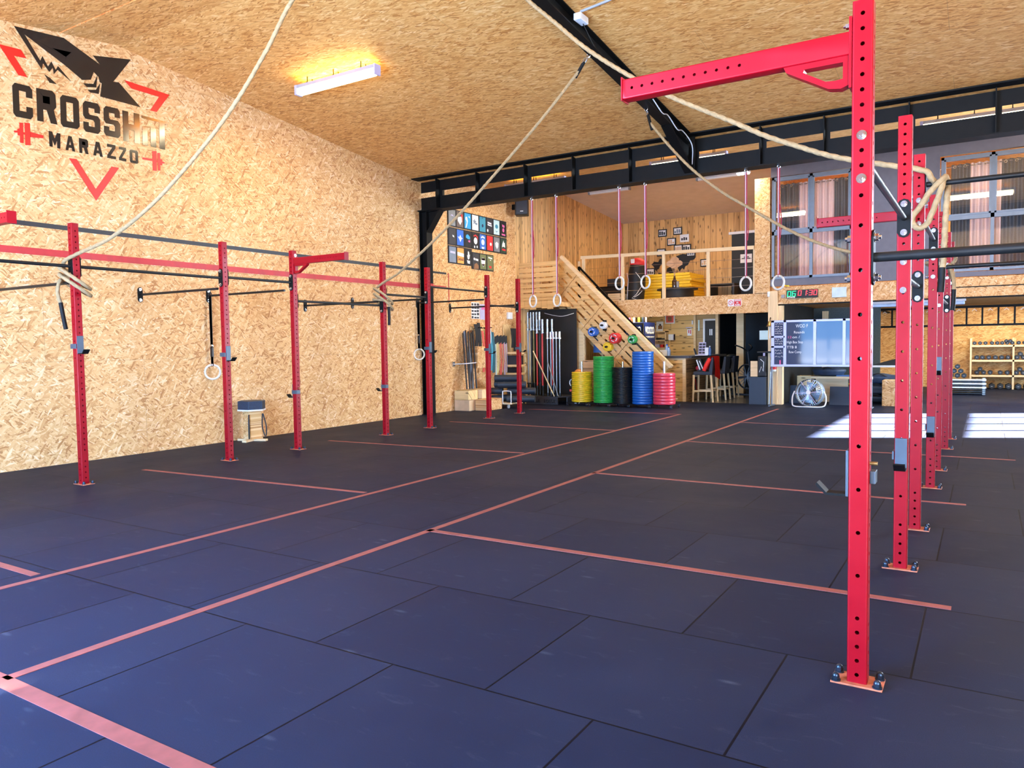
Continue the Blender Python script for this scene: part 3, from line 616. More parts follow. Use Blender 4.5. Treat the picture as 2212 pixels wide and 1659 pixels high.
def climbing_rope(label, anchor, span, knot, tail, r=.019):
    t = thing('climbing_rope', label, 'climbing rope', anchor, 'manila climbing ropes slung across the hall')
    rope_mesh(MB(), span + knot, r).build('rope', 'rope_manila', t, smooth=60)
    e = [Vector(p) for p in tail]
    MB().tube(smooth_path(tail, .03), r * 1.12, 10).build('taped_end', 'rubber_black', t, smooth=40)
    a = Vector(anchor); d = (Vector(span[0]) - a).normalized(); s = d.cross(Vector((0, 0, 1))).normalized()
    if (Vector(span[0]) - a).length > .05:
        m = MB(); m.torus(a + Vector((0, 0, -.02)), (0, 1, 0), .022, .007, 20, 8); m.tube([a + Vector((0, 0, -.04)), a + d * .06 + s * .018, a + d * .12 + s * .018, a + d * .14, a + d * .12 - s * .018, a + d * .06 - s * .018], .0065, 8, True)
        m.build('shackle', 'chrome', t, smooth=40)
        MB().tube([a + d * .11, Vector(span[0]) + d * .10], .021, 10).build('sleeve', 'rubber_black', t, smooth=40)
    return t
def rp(s): return [tuple(float(v) for v in q.split()) for q in s.split(',')]
z1 = roof(4.9) - .18
climbing_rope('thick climbing rope crossing the wall emblem side, tied to the first red upright', (-4.06, 4.9, z1), rp('-4.20 4.875 4.90, -4.75 4.775 4.66, -5.127 4.699 4.38, -5.418 4.645 3.994, -5.816 4.571 3.543, -6.257 4.489 3.156, -6.78 4.391 2.774, -7.328 4.289 2.49, -7.72 4.16 2.345'),
    [(-7.92, 4.135, 2.28), (-8.02, 4.20, 2.18)] + wrap((-7.90, 4.226), .135, 2.15, 2.00, 2.2, 2.9, tilt=.09) + [(-8.0, 4.10, 1.98), (-7.99, 4.12, 1.86)], [(-7.99, 4.12, 1.87), (-7.975, 4.13, 1.74), (-7.95, 4.14, 1.60)])
climbing_rope('thin looking rope from the roof rafter down to the fourth upright of the logo wall row', (-4.09, 8.36, 4.84), rp('-4.25 8.43 4.70, -4.746 8.478 4.281, -5.352 8.551 3.834, -6.011 8.629 3.367, -6.544 8.693 3.014, -7.114 8.761 2.683, -7.515 8.809 2.475, -7.88 8.83 2.33'),
    [(-8.02, 8.88, 2.25), (-8.0, 8.99, 2.20)] + wrap((-7.89, 8.887), .14, 2.20, 2.0, 2.3, 2.2, tilt=.10) + [(-7.77, 8.86, 2.06), (-7.76, 8.86, 1.96)], [(-7.76, 8.86, 1.98), (-7.755, 8.86, 1.84), (-7.76, 8.86, 1.70)])
climbing_rope('rope from the roof rafter passing in front of the loft and behind the big closest upright', (-4.06, 10.09, 4.64), rp('-3.99 10.07 4.41, -3.649 9.962 3.997, -3.291 9.85 3.621, -2.886 9.723 3.281, -2.505 9.603 3.019, -2.263 9.528 2.854, -2.031 9.455 2.702, -1.699 9.351 2.515, -1.335 9.237 2.365, -0.994 9.13 2.288, -0.60 8.99 2.26'),
    [(-.40, 8.93, 2.27), (-.31, 8.97, 2.26), (-.28, 9.06, 2.2)] + wrap((-.418, 9.023), .12, 2.18, 2.05, 1.0, 0.6, tilt=.05) + [(-.33, 8.9, 2.12), (-.29, 8.9, 1.98), (-.285, 8.9, 1.86)], [(-.285, 8.9, 1.87), (-.288, 8.9, 1.75), (-.295, 8.9, 1.66)])
z4 = roof(6.65) - .18
climbing_rope('thick rope sweeping from the rafter to a big knot on the black bar of the receding row', (-4.05, 6.65, z4), rp('-3.97 6.64 4.90, -3.905 6.628 4.787, -3.567 6.577 4.467, -3.248 6.528 4.164, -2.847 6.468 3.844, -2.383 6.397 3.522, -1.796 6.309 3.178, -1.527 6.268 3.015, -1.272 6.229 2.885, -.996 6.187 2.756, -.675 6.120 2.644, -.50 6.060 2.585'),
    rp('-.418 6.055 2.558, -.366 6.065 2.536, -.335 6.09 2.485, -.30 6.18 2.455, -.262 6.185 2.478, -.255 6.14 2.502, -.27 6.09 2.482, -.345 6.065 2.40, -.401 6.06 2.307, -.445 6.06 2.247, -.452 6.06 2.19, -.413 6.055 2.151, -.362 6.055 2.178, -.321 6.06 2.283, -.283 6.075 2.40, -.262 6.12 2.49, -.245 6.17 2.475, -.243 6.165 2.43, -.245 6.10 2.36, -.252 6.08 2.18, -.260 6.08 1.926, -.268 6.08 1.85'), rp('-.267 6.08 1.87, -.270 6.08 1.79, -.275 6.08 1.70'), .0205)

# ------------------------------------------------------------------ gymnastic rings
def ring_on_strap(label, x, y, ztop, zc, two_tone, group, rod=.1175, tail=True, strap_w=.038, ax=(.45, 1, 0)):
    t = thing('gymnastic_ring', label, 'gymnastic ring', (x, y, ztop), group)
    MB().torus((x, y, zc), ax, rod - .015, .0155, 40, 12).build('ring', 'ring_wood', t, smooth=60)
    zt = zc + rod - .03; hw = strap_w / 2
    s = MB()
    for dx in ((-.006, .006) if not two_tone else (-.010, .010)):
        s.bar((x + dx, y, ztop), (x + dx * .3, y, zt), strap_w * (.5 if two_tone else 1), .003, up=(0, 1, 0)) if dx < 0 or not two_tone else None
        if two_tone and dx > 0: s.bar((x + dx, y + .004, ztop), (x + dx * .8, y + .004, zt), strap_w * .55, .003, up=(0, 1, 0))
    s.torus((x, y, zc + rod - .012), (1, 0.0, 0), .022, .004, 16, 6)
    st = s.build('strap', 'strap_red' if two_tone else 'strap_black', t)
    if two_tone:
        MB().bar((x - .003, y - .004, ztop), (x - .002, y - .004, zt), .010, .002, up=(0, 1, 0)).build('stripe', 'strap_white', st)
        m = MB(); m.torus((x, y, ztop + .01), (0, 1, 0), .022, .005, 18, 8); m.tube([(x - .016, y, ztop + .03), (x - .016, y, ztop + .06), (x + .016, y, ztop + .06), (x + .016, y, ztop + .03)], .005, 6, True); m.build('carabiner', 'chrome', t, smooth=40)
        if tail: MB().tube(smooth_path([(x + .02, y, ztop - .55), (x + .03, y - .01, ztop - .62), (x + .045, y - .01, ztop - .80), (x + .03, y - .01, ztop - 1.05)]), .008, 6).build('loose_end', 'strap_red', t)
    else:
        MB().box(x - .026, x + .026, y - .012, y + .012, zc + rod + .10, zc + rod + .24).build('buckle', 'plastic_black', t, bevel=.004)
        MB().box(x - .02, x + .02, y - .014, y + .014, zc + rod + .25, zc + rod + .275).build('clip', 'chrome', t, bevel=.003)
        MB().torus((x, y, ztop + .02), (1, 0, 0), .026, .006, 18, 8).build('loop', 'strap_black', t)
    return t
ring_on_strap('pale wooden ring on a black strap hanging by the second upright against the wall', -9.455, 6.955, 2.142, 1.046, False, 'rings on black straps by the logo wall', strap_w=.05, ax=(.8, -.55, 0))
ring_on_strap('pale wooden ring on a black strap hanging by the steel wall column', -9.455, 11.66, 2.24, 1.21, False, 'rings on black straps by the logo wall', strap_w=.05, ax=(.8, -.55, 0))
# ------------------------------------------------------------------ loft, landing, fronts at the end of the hall
plain('shirt_dummy', (.5, .5, .5), .8)
for nm, cc in dict(white=(.78, .77, .75), ivory=(.75, .66, .48), grey=(.30, .31, .33), charcoal=(.024, .025, .030), slate=(.16, .20, .26), blue=(.02, .12, .50), cyan=(.02, .28, .58), teal=(.04, .24, .34), mint=(.55, .72, .70), royal=(.03, .13, .48), navy=(.008, .016, .07), red=(.62, .02, .02), orange=(.85, .30, .06), olive=(.13, .15, .055), green=(.02, .32, .07), pink=(.75, .12, .32), yellow=(.80, .52, .02), maroon=(.10, .015, .03), lilac=(.45, .42, .60), brown=(.22, .10, .04), tan=(.62, .40, .22), denim=(.05, .13, .32), black=(.005, .005, .0055)).items():
    plain('c_' + nm, cc, 0.6, 0, 0.06)

F = 16.85
struct('trim_4', MB().box(-9.5, -6.37, F, F + .05, 1.975, 2.385).box(-6.365, -3.99, F, F + .05, 1.99, 2.405), 'osb_front')          # loft edge board
struct('floor_loft', MB().box(LX, -3.9, F + .05, 21.75, 2.26, 2.40), 'pine')
struct('ceiling_bar', MB().box(LX, -3.9, F + .05, 22.6, 2.16, 2.20), 'black_wall')
struct('trim_5', MB().box(-4.285, -3.965, F - .03, F + .12, 2.41, 4.86), 'osb_front')                                                # strand board pillar
struct('trim_6', MB().box(-3.99, -3.795, F - .06, F + .14, 0, 2.44).box(-3.793, -3.70, F - .02, F + .14, 0, 2.19), 'pine_up')      # wooden post
struct('trim_7', MB().box(-3.79, 1.15, F, F + .06, 2.155, 2.52), 'osb_front')                                                         # lintel board over the side room
struct('trim_8', MB().box(-.72, 1.15, F - .012, F, 2.335, 2.352).box(-3.79, 1.15, F - .02, F, 2.125, 2.155), 'steel_black')
struct('wall_loft_front', MB().box(-3.96, -2.32, F + .02, F + .1, 2.54, 2.69).box(-3.96, 1.15, F + .02, F + .1, 4.86, 5.28).box(-2.32, -.80, F + .02, F + .1, 2.54, 4.86).box(.98, 1.15, F + .02, F + .1, 2.54, 4.86).box(-.80, .98, F + .02, F + .1, 2.54, 2.63), 'grey_wall')
struct('wall_loft_end', MB().box(1.09, 1.15, F + .1, 24.4, 2.2, 4.9), 'grey_wall')
struct('floor_loft_side', MB().box(-3.9, 1.15, F + .06, 24.5, 2.20, 2.40), 'osb_ceiling')
struct('wall_loft_room', MB().box(-3.9, 1.1, 19.4, 19.45, 2.4, 5.1), 'planks_back')
struct('wall_back_loft', MB().box(LX, -3.9, 21.75, 21.85, 2.4, 5.3), 'planks_back')
struct('wall_loft_partition', MB().box(-3.92, -3.86, F + .12, 21.8, 2.4, 5.3), 'osb_wall')
struct('wall_back_bar', MB().box(LX, -6.90, 20.62, 20.70, 0, 2.18), 'planks_bar')
struct('wall_bar_grey', MB().box(-6.86, -6.25, 20.66, 20.72, 0, 2.18), 'planks_grey')
struct('trim_9', MB().box(-6.91, -6.85, 20.58, 20.68, 0, 2.18).box(-6.27, -6.19, 20.5, 20.64, 0, 2.16).box(-5.55, -5.36, 19.95, 20.15, 0, 2.16), 'pine_pale')
struct('wall_back_dark', MB().box(-6.9, -3.75, 22.5, 22.6, 0, 2.3).box(-6.25, -6.2, 20.7, 22.5, 0, 2.2).box(-3.83, -3.76, 17.0, 22.5, 0, 2.2), 'black_wall')
struct('door_3', MB().box(-6.60, -6.29, 20.63, 20.655, 0, 1.955), 'black_wall')
dr = bpy.data.objects['door_3']
struct('door_frame', MB().box(-6.65, -6.60, 20.61, 20.66, 0, 2.0).box(-6.60, -6.31, 20.61, 20.66, 1.955, 2.0), 'plastic_white', dr)
for k in (0, 1): MB().box(-6.475 + .05 * k, -6.445 + .05 * k, 20.622, 20.63, 1.55, 1.72).build('door_sign', 'plastic_white', dr)

# railing of the loft
t = thing('loft_railing', 'pine railing with thin steel wires along the loft edge', 'railing', (-6.4, F, 2.4))
MB().bar((-8.50, F, 3.485), (-4.30, F, 3.405), .06, .075).build('top_rail', 'pine_pale', t)
for x, z in ((-8.43, 3.45), (-7.39, 3.43), (-6.36, 3.41), (-5.315, 3.39)):
    MB().box(x - .035, x + .035, F - .03, F + .03, 2.385 if x > -8 else 2.385, z).build('post', 'pine_up', t)
MB().box(-8.58, -8.52, F - .02, F + .03, 2.385, 3.40).build('post', 'pine_up', t); MB().box(-4.32, -4.29, F - .02, F + .02, 2.405, 3.37).build('post', 'pine_up', t)
for z in (3.17, 2.985, 2.79, 2.595): MB().cyl((-8.40, F, z + .03), (-4.32, F, z), .004, 6).build('wire', 'chrome', t)

# landing and staircase with pallet balustrade
LY = 15.55
ld = thing('stair_landing', 'wooden landing with pallet balustrade under the loudspeaker', 'landing', (-9.0, LY, 2.25))
MB().box(LX + .002, -8.43, LY + .05, F - .05, 2.25, 2.36).build('deck', 'pallet_wood', ld)
m = MB()
for k in range(7):
    x0 = LX + .003 + k * .154; m.box(x0, x0 + .150, LY, LY + .03, 2.235 - .02 * ((k * 7) % 3), 2.40)
m.build('skirt_boards', 'pallet_wood', ld)
m = MB()
for z0, z1 in ((3.20, 3.31), (3.075, 3.165), (2.955, 3.045), (2.84, 2.925), (2.71, 2.79), (2.60, 2.68), (2.48, 2.57), (2.41, 2.47)): m.box(LX + .003, -8.445, LY, LY + .022, z0, z1)
for x in (-9.45, -9.0, -8.55): m.box(x - .05, x + .05, LY + .022, LY + .10, 2.40, 3.30)
m.build('pallet_balustrade', 'pallet_wood', ld)
st = thing('staircase', 'wooden staircase with balustrade of slanting pallets and pegs for small plates', 'staircase', (-7.3, 16.5, 0))
SY = 16.15; sl = -.963; ca, sa = math.cos(math.atan(sl)), math.sin(math.atan(sl))
def sp(a, tt, y): return Vector((-8.71 + a * ca + tt * sa, y, 3.43 + a * sa - tt * ca))          # a along the slope, tt square to it, downwards
brk = [0.0, .62, 1.60, 2.68, 3.78]
for k in range(4):
    m = MB(); a0, a1 = brk[k] + .006, brk[k + 1] - .006
    rows = [(.0, .115), (.165, .30), (.345, .44), (.475, .585), (.635, .74), (.775, .885)]
    for t0, t1 in rows:
        m.prism([sp(a0, t0, SY), sp(a1, t0, SY), sp(a1, t1, SY), sp(a0, t1, SY)], (0, .022, 0))
    for f in (.02, .5, .98):
        ac = a0 + (a1 - a0) * f; q0, q1 = max(a0, ac - .05), min(a1, ac + .05)
        m.prism([sp(q0, .01, SY + .022), sp(q1, .01, SY + .022), sp(q1, .88, SY + .022), sp(q0, .88, SY + .022)], (0, .075, 0))
    m.build('pallet_panel', 'pallet_wood', st)
MB().prism([sp(-.02, -.075, SY - .01), sp(3.80, -.075, SY - .01), sp(3.80, 0, SY - .01), sp(-.02, 0, SY - .01)], (0, .13, 0)).build('cap_rail', 'pine_pale', st)
m = MB()
for k in range(12):
    z = 2.18 - .19 * k
    if z > .05: m.box(-8.43 + .198 * k, -8.43 + .198 * k + .26, SY + .12, F - .10, z - .035, z)
m.build('treads', 'pine_pale', st)
MB().prism([sp(0.1, .95, F - .10), sp(3.5, .95, F - .10), sp(3.5, 1.15, F - .10), sp(0.1, 1.15, F - .10)], (0, .05, 0)).build('stringer', 'pallet_wood', st)
m = MB(); xs = [-8.20, -8.36, -8.42, -8.46, -8.46, -8.42, -8.44, -8.48, -8.51, -8.55, -8.57]
for k, x in enumerate(xs):
    z1 = 1.93 - .17 * k
    m.box(x, -8.10, SY + .02, SY + .045, max(0, z1 - .175), z1)
m.build('side_boards', 'pine_pale', st)
MB().box(-8.105, -8.07, SY - .01, SY + .06, 0, 1.56).build('side_post', 'pine_pale', st)
hr = MB(); hr.bar((-8.54, F - .03, 3.26), (-6.17, F - .03, .84), .035, .045, up=(1, 0, 1)); hr.box(-8.57, -8.52, F - .05, F - .01, 2.40, 3.27); hr.box(-6.37, -6.33, F - .05, F - .01, 0, 1.03)
hr.build('handrail', 'steel_black', st)

# pegs with small training plates
def peg_plate(label, x, z, rad, ln, mat, rim=True):
    t = thing('change_plate', label, 'weight plate', (x, SY - .07, z), 'small plates on the stair pegs')
    y0, y1 = SY - .004, SY - .004 - ln
    prof = [(.026, 0), (rad, 0), (rad, ln - .008), (rad - .01, ln), (rad * .78, ln), (rad * .74, ln - .012), (rad * .42, ln - .012), (.034, ln - .004), (.026, ln - .004)]
    MB().lathe([(a, b) for a, b in prof], (x, y0, z), (0, -1, 0), 28, cap=False).build('disc', mat, t, smooth=35)
    if rim:
        m = MB()
        for a0 in (35, 125, 215, 305):
            pts = [(x + rad * .60 * math.cos(R(a0 + d)), y1 + .009, z + rad * .60 * math.sin(R(a0 + d))) for d in range(0, 61, 12)]
            m.tube(pts, .010, 6)
        m.build('printed_marks', 'plastic_white', t)
    return t
def peg(x, z, ln, label):
    t = thing('plate_peg', label, 'storage peg', (x, SY, z), 'black pegs on the stair balustrade')
    MB().cyl((x, SY + .0, z), (x, SY - ln, z), .024, 14).build('bar', 'rubber_black', t, smooth=40)
    MB().box(x - .05, x + .05, SY - .003, SY + .002, z - .12, z + .12).build('mount', 'steel_black', t)
for nm, x, z, rad, ln, mat, rim in (('blue', -7.80, 1.645, .105, .17, 'c_blue', True), ('white', -7.545, 1.79, .085, .13, 'c_white', False), ('red', -7.24, 1.485, .125, .18, 'c_red', True), ('yellow', -7.43, 1.29, .105, .15, 'c_yellow', False), ('bright green', -6.82, 1.45, .095, .14, 'c_green', True)):
    peg_plate('small %s weight plates pushed on a stair balustrade peg' % nm, x, z, rad, ln, mat, rim)
    peg(x, z, ln + .075, 'black storage peg holding the %s small plates on the stair balustrade' % nm)

# gymnastic rings on the beam
for (x, z0, zr, s) in ((-6.969, 4.0, 2.155, 'first from the logo wall'), (-6.473, 4.0, 2.15, 'second from the logo wall'), (-5.268, 4.0, 2.385, 'first of the middle pair'), (-4.803, 4.0, 2.38, 'second of the middle pair'), (-3.160, 4.0, 2.262, 'in front of the strand board pillar'), (-2.674, 4.0, 2.252, 'in front of the loft window')):
    ring_on_strap('wooden ring on a long red and white strap, ' + s, x, 11.875, z0 - .03, zr, True, 'rings on long red straps under the steel beam')

# loft furniture
t = thing('punching_bag', 'black punching bag with red top and white pattern on the loft', 'punching bag', (-7.75, 18.5, 2.4))
MB().lathe([(.16, 0), (.21, .05), (.235, .45), (.22, .80), (.19, .98)], (-7.76, 18.5, 2.405), (.06, 0, 1), 28).build('bag_body', 'c_black', t, smooth=40)
MB().lathe([(.195, .98), (.20, 1.03), (.18, 1.10), (.10, 1.155), (.02, 1.17)], (-7.76, 18.5, 2.405), (.06, 0, 1), 28).build('bag_top', 'c_red', t, smooth=40)
m = MB()
for pts in ([(-.20, .78), (-.13, .60), (-.17, .35), (-.20, .05)], [(.08, .78), (.16, .66), (.20, .56)], [(.20, .42), (.10, .22), (-.02, .12), (.16, .05)], [(.21, .30), (.14, .20), (.04, .14)]):
    m.tube([(-7.74 + a, 18.5 - math.sqrt(max(0, .235 ** 2 - a * a)) - .004, 2.405 + b) for a, b in pts], .008, 6)
m.build('printed_pattern', 'plastic_white', t)
MB().box(-7.80, -7.70, 18.5 - .20, 18.5 - .185, 3.42, 3.53).build('emblem_patch', 'plastic_white', t)
for k in range(11):
    o = MB().box(-8.16 + rnd.uniform(-.03, .03), -6.66 + rnd.uniform(-.03, .03), 19.6, 20.8, 2.402 + .075 * k, 2.470 + .075 * k).build('gym_mat', 'c_yellow', bevel=.01, cat='mat', group='yellow mats stacked on the loft', loc=(-7.4, 20.2, 2.402 + .075 * k))
    o['label'] = 'yellow folding mat, %s from the bottom of the loft stack' % ordinal(k + 1)
t = thing('bar_table', 'round black table on the loft with a vase on it', 'table', (-6.52, 18.2, 2.4))
MB().cyl((-6.52, 18.2, 2.66), (-6.52, 18.2, 2.70), .50, 40).build('table_top', 'c_black', t, smooth=40); MB().cyl((-6.52, 18.2, 2.405), (-6.52, 18.2, 2.66), .40, 30).build('skirt', 'c_black', t, smooth=40)
t = thing('vase', 'brown bottle vase with dried fan flowers on the loft table', 'vase', (-6.52, 18.0, 2.70))
MB().lathe([(.055, 0), (.06, .02), (.062, .17), (.03, .23), (.022, .29), (.024, .30)], (-6.52, 18.0, 2.70), (0, 0, 1), 20).build('bottle', plain('bottle_brown', (.06, .025, .01), .12, spec=.8), t, smooth=40)
m = MB(); fl_ = MB()
for dx, dz, rr in ((-.10, .50, .11), (0, .58, .12), (.09, .50, .11), (.03, .45, .09), (-.04, .46, .1)):
    m.tube([(-6.52, 18.0, 2.99), (-6.52 + dx * .5, 18.0, 3.15), (-6.52 + dx, 18.0, 2.75 + dz)], .004, 5)
    fan = [(-6.52 + dx + rr * math.sin(R(a)) * (.9 + .1 * ((a // 20) % 2)), 18.0 + dx * .3, 2.78 + dz + rr * .75 * math.cos(R(a)) + .02) for a in range(-110, 111, 20)]
    fl_.prism([(-6.52 + dx, 18.0 + dx * .3, 2.72 + dz)] + fan, (0, .006, 0))
m.build('stems', 'c_tan', t); fl_.build('dried_leaves', plain('dried_leaf', (.60, .36, .20), .8), t)
o = MB().lathe([(.035, 0), (.035, .15), (.033, .16)], (-6.42, 17.95, 2.70), n=16).build('glass_candle', 'c_grey', smooth=40, loc=(-6.42, 17.95, 2.70), cat='candle'); o['label'] = 'small grey candle glass beside the brown bottle vase'
t = thing('side_shelf', 'dark shelf unit with a pale stack of mats beside the loft railing', 'shelf', (-8.5, 18.9, 2.4))
MB().box(-8.95, -8.25, 18.7, 19.3, 2.402, 2.86).build('carcass', 'c_black', t); MB().box(-9.05, -8.2, 18.65, 19.3, 2.86, 2.89).build('top_board', 'steel_black', t); MB().box(-8.70, -8.40, 18.8, 19.3, 2.89, 3.10).build('dark_case', 'c_charcoal', t)
for k in range(5):
    o = MB().box(-7.98 - .34 + rnd.uniform(-.02, .02), -7.98 + rnd.uniform(-.02, .02), 18.0, 18.6, 2.402 + .05 * k, 2.447 + .05 * k).build('folded_mat', 'c_ivory', loc=(-8.15, 18.3, 2.402 + .05 * k), cat='mat', group='pale mats by the punching bag')
    o['label'] = 'pale folded mat beside the punching bag, %s from the bottom' % ordinal(k + 1)
o = MB().box(-6.6, -5.9, 21.0, 21.7, 2.95, 2.98).box(-6.6, -6.56, 21.0, 21.7, 2.402, 2.95).box(-5.95, -5.9, 21.0, 21.7, 2.402, 2.95).build('wall_desk', 'c_charcoal', loc=(-6.25, 21.35, 2.402), cat='desk'); o['label'] = 'dark narrow desk beside the black loft door'
B_ = 21.745
def loft_photo(x, z, s, k, dark=True):
    t = thing('photo_frame', s, 'picture frame', (x, B_, z), 'small photo frames on the loft wall')
    MB().box(x - .135, x + .135, B_ - .03, B_ - .002, z - .11, z + .11).build('frame', 'c_black' if dark else 'c_white', t)
    MB().box(x - .105, x + .105, B_ - .034, B_ - .03, z - .08, z + .08).build('mount', 'c_white', t)
    q = rnd.Random(k) if False else random.Random(k); m = MB()
    for j in range(3): x0 = x - .095 + .065 * j; m.box(x0, x0 + .05, B_ - .037, B_ - .034, z - .06, z - .06 + q.uniform(.05, .12))
    m.build('picture', ('c_charcoal', 'c_slate', 'c_tan')[k % 3], t)
for k, (x, z, s, d) in enumerate(((-8.24, 4.63, 'highest one on the stairs side', True), (-7.77, 4.65, 'highest one, next to the seam of the boards', True), (-7.96, 4.35, 'below and between the two highest ones', True), (-7.56, 4.42, 'the only one with a white frame', False), (-8.28, 4.06, 'low on the stairs side above the rail', True), (-7.75, 4.14, 'first of the pair right above the world map', True), (-7.50, 4.13, 'second of the pair right above the world map', True), (-7.37, 3.98, 'half hidden behind the railing top', True), (-6.95, 3.66, 'lone one beside the world map tip', True), (-8.62, 3.50, 'lone one behind the punching bag', True))):
    loft_photo(x, z, 'small framed photo on the loft plank wall, ' + s, k, d)
mp = thing('world_map', 'black world map cut-out on the loft plank wall', 'wall decoration', (-8.0, B_, 3.6))
for pts in ([(-8.60, 3.72), (-8.50, 3.80), (-8.38, 3.78), (-8.34, 3.86), (-8.24, 3.90), (-8.20, 3.80), (-8.25, 3.72), (-8.33, 3.66), (-8.36, 3.58), (-8.42, 3.55), (-8.40, 3.48), (-8.47, 3.55), (-8.53, 3.66)],
            [(-8.38, 3.46), (-8.28, 3.44), (-8.20, 3.34), (-8.26, 3.20), (-8.33, 3.06), (-8.37, 3.22)], [(-8.30, 3.95), (-8.20, 3.98), (-8.16, 3.88), (-8.24, 3.82)],
            [(-8.06, 3.74), (-8.00, 3.82), (-7.88, 3.84), (-7.80, 3.92), (-7.62, 3.97), (-7.40, 3.92), (-7.22, 3.86), (-7.28, 3.78), (-7.40, 3.76), (-7.46, 3.64), (-7.55, 3.60), (-7.58, 3.50), (-7.64, 3.56), (-7.72, 3.46), (-7.78, 3.58), (-7.88, 3.60), (-7.94, 3.68), (-8.02, 3.66)],
            [(-8.10, 3.58), (-7.98, 3.62), (-7.86, 3.54), (-7.84, 3.44), (-7.92, 3.32), (-7.96, 3.18), (-8.02, 3.28), (-8.03, 3.44), (-8.12, 3.48)], [(-7.58, 3.30), (-7.46, 3.34), (-7.38, 3.24), (-7.48, 3.16), (-7.58, 3.20)], [(-7.60, 3.44), (-7.52, 3.42), (-7.50, 3.36), (-7.58, 3.38)]):
    MB().prism([(x, B_ - .012, z) for x, z in pts], (0, .010, 0)).build('landmass', 'c_black', mp)
d = struct('door_4', MB().box(-6.17, -5.52, 21.70, 21.745, 2.402, 4.40), 'black_wall')
dd = bpy.data.objects['door_4']; MB().box(-6.25, -5.5, 21.68, 21.745, 4.40, 4.47).build('door_head', 'plastic_white', dd)
sg = MB().box(-5.92, -5.60, 21.685, 21.70, 3.58, 3.82).build('door_sign', 'plastic_white', dd); MB().box(-5.88, -5.64, 21.681, 21.685, 3.69, 3.71).box(-5.82, -5.68, 21.681, 21.685, 3.72, 3.75).build('sign_print', 'c_charcoal', sg); MB().box(-5.86, -5.74, 21.685, 21.70, 3.95, 3.99).build('door_sign', 'plastic_white', dd)
def tube_lamp(name, p0, p1, label, on, group, es=6.0, col=(1, .93, .78), parent_drop=.0):
    p0, p1 = Vector(p0), Vector(p1); t = thing(name, label, 'ceiling lamp', (p0 + p1) / 2, group); d = (p1 - p0).normalized()
    MB().bar(p0 + Vector((0, 0, .03)), p1 + Vector((0, 0, .03)), .11, .035).build('housing', 'plastic_white', t)
    MB().bar(p0 + d * .02 - Vector((0, 0, .02)), p1 - d * .02 - Vector((0, 0, .02)), .095, .06).build('diffuser', (glow('lamp_' + name, col, es) if 'lamp_' + name not in MATS else MATS['lamp_' + name]) if on else 'plastic_white', t, bevel=.018, segs=3)
    for p in (p0, p1): MB().cbox(p + Vector((0, 0, .0)), (.115 if abs(d.y) > .5 else .03, .03 if abs(d.y) > .5 else .115, .09)).build('end_cap', 'c_grey', t)
    return t
o = tube_lamp('loft_lamp', (-8.6, 17.55, 5.18), (-7.5, 17.55, 5.18), 'unlit white tube lamp under the loft roof by the plank wall', False, 'tube lamps of the loft')
o = tube_lamp('loft_lamp', (-5.8, 17.55, 5.18), (-4.7, 17.55, 5.18), 'unlit white tube lamp under the loft roof by the strand board pillar', False, 'tube lamps of the loft')
t = thing('spot_lamp', 'lit spotlight under the beam beside the pillar top', 'lamp', (-4.55, 16.7, 4.95))
MB().cbox((-4.5, 16.7, 5.02), (.28, .14, .05)).build('housing', 'plastic_white', t); MB().cbox((-4.5, 16.69, 4.985), (.24, .12, .03)).build('lens', glow('lamp_spot', (1, .97, .9), 14), t)
light('spot_lamp_light', 'AREA', (-4.5, 16.69, 4.95), (0, .3, -1), 40, (1, .9, .75), .24, .12)
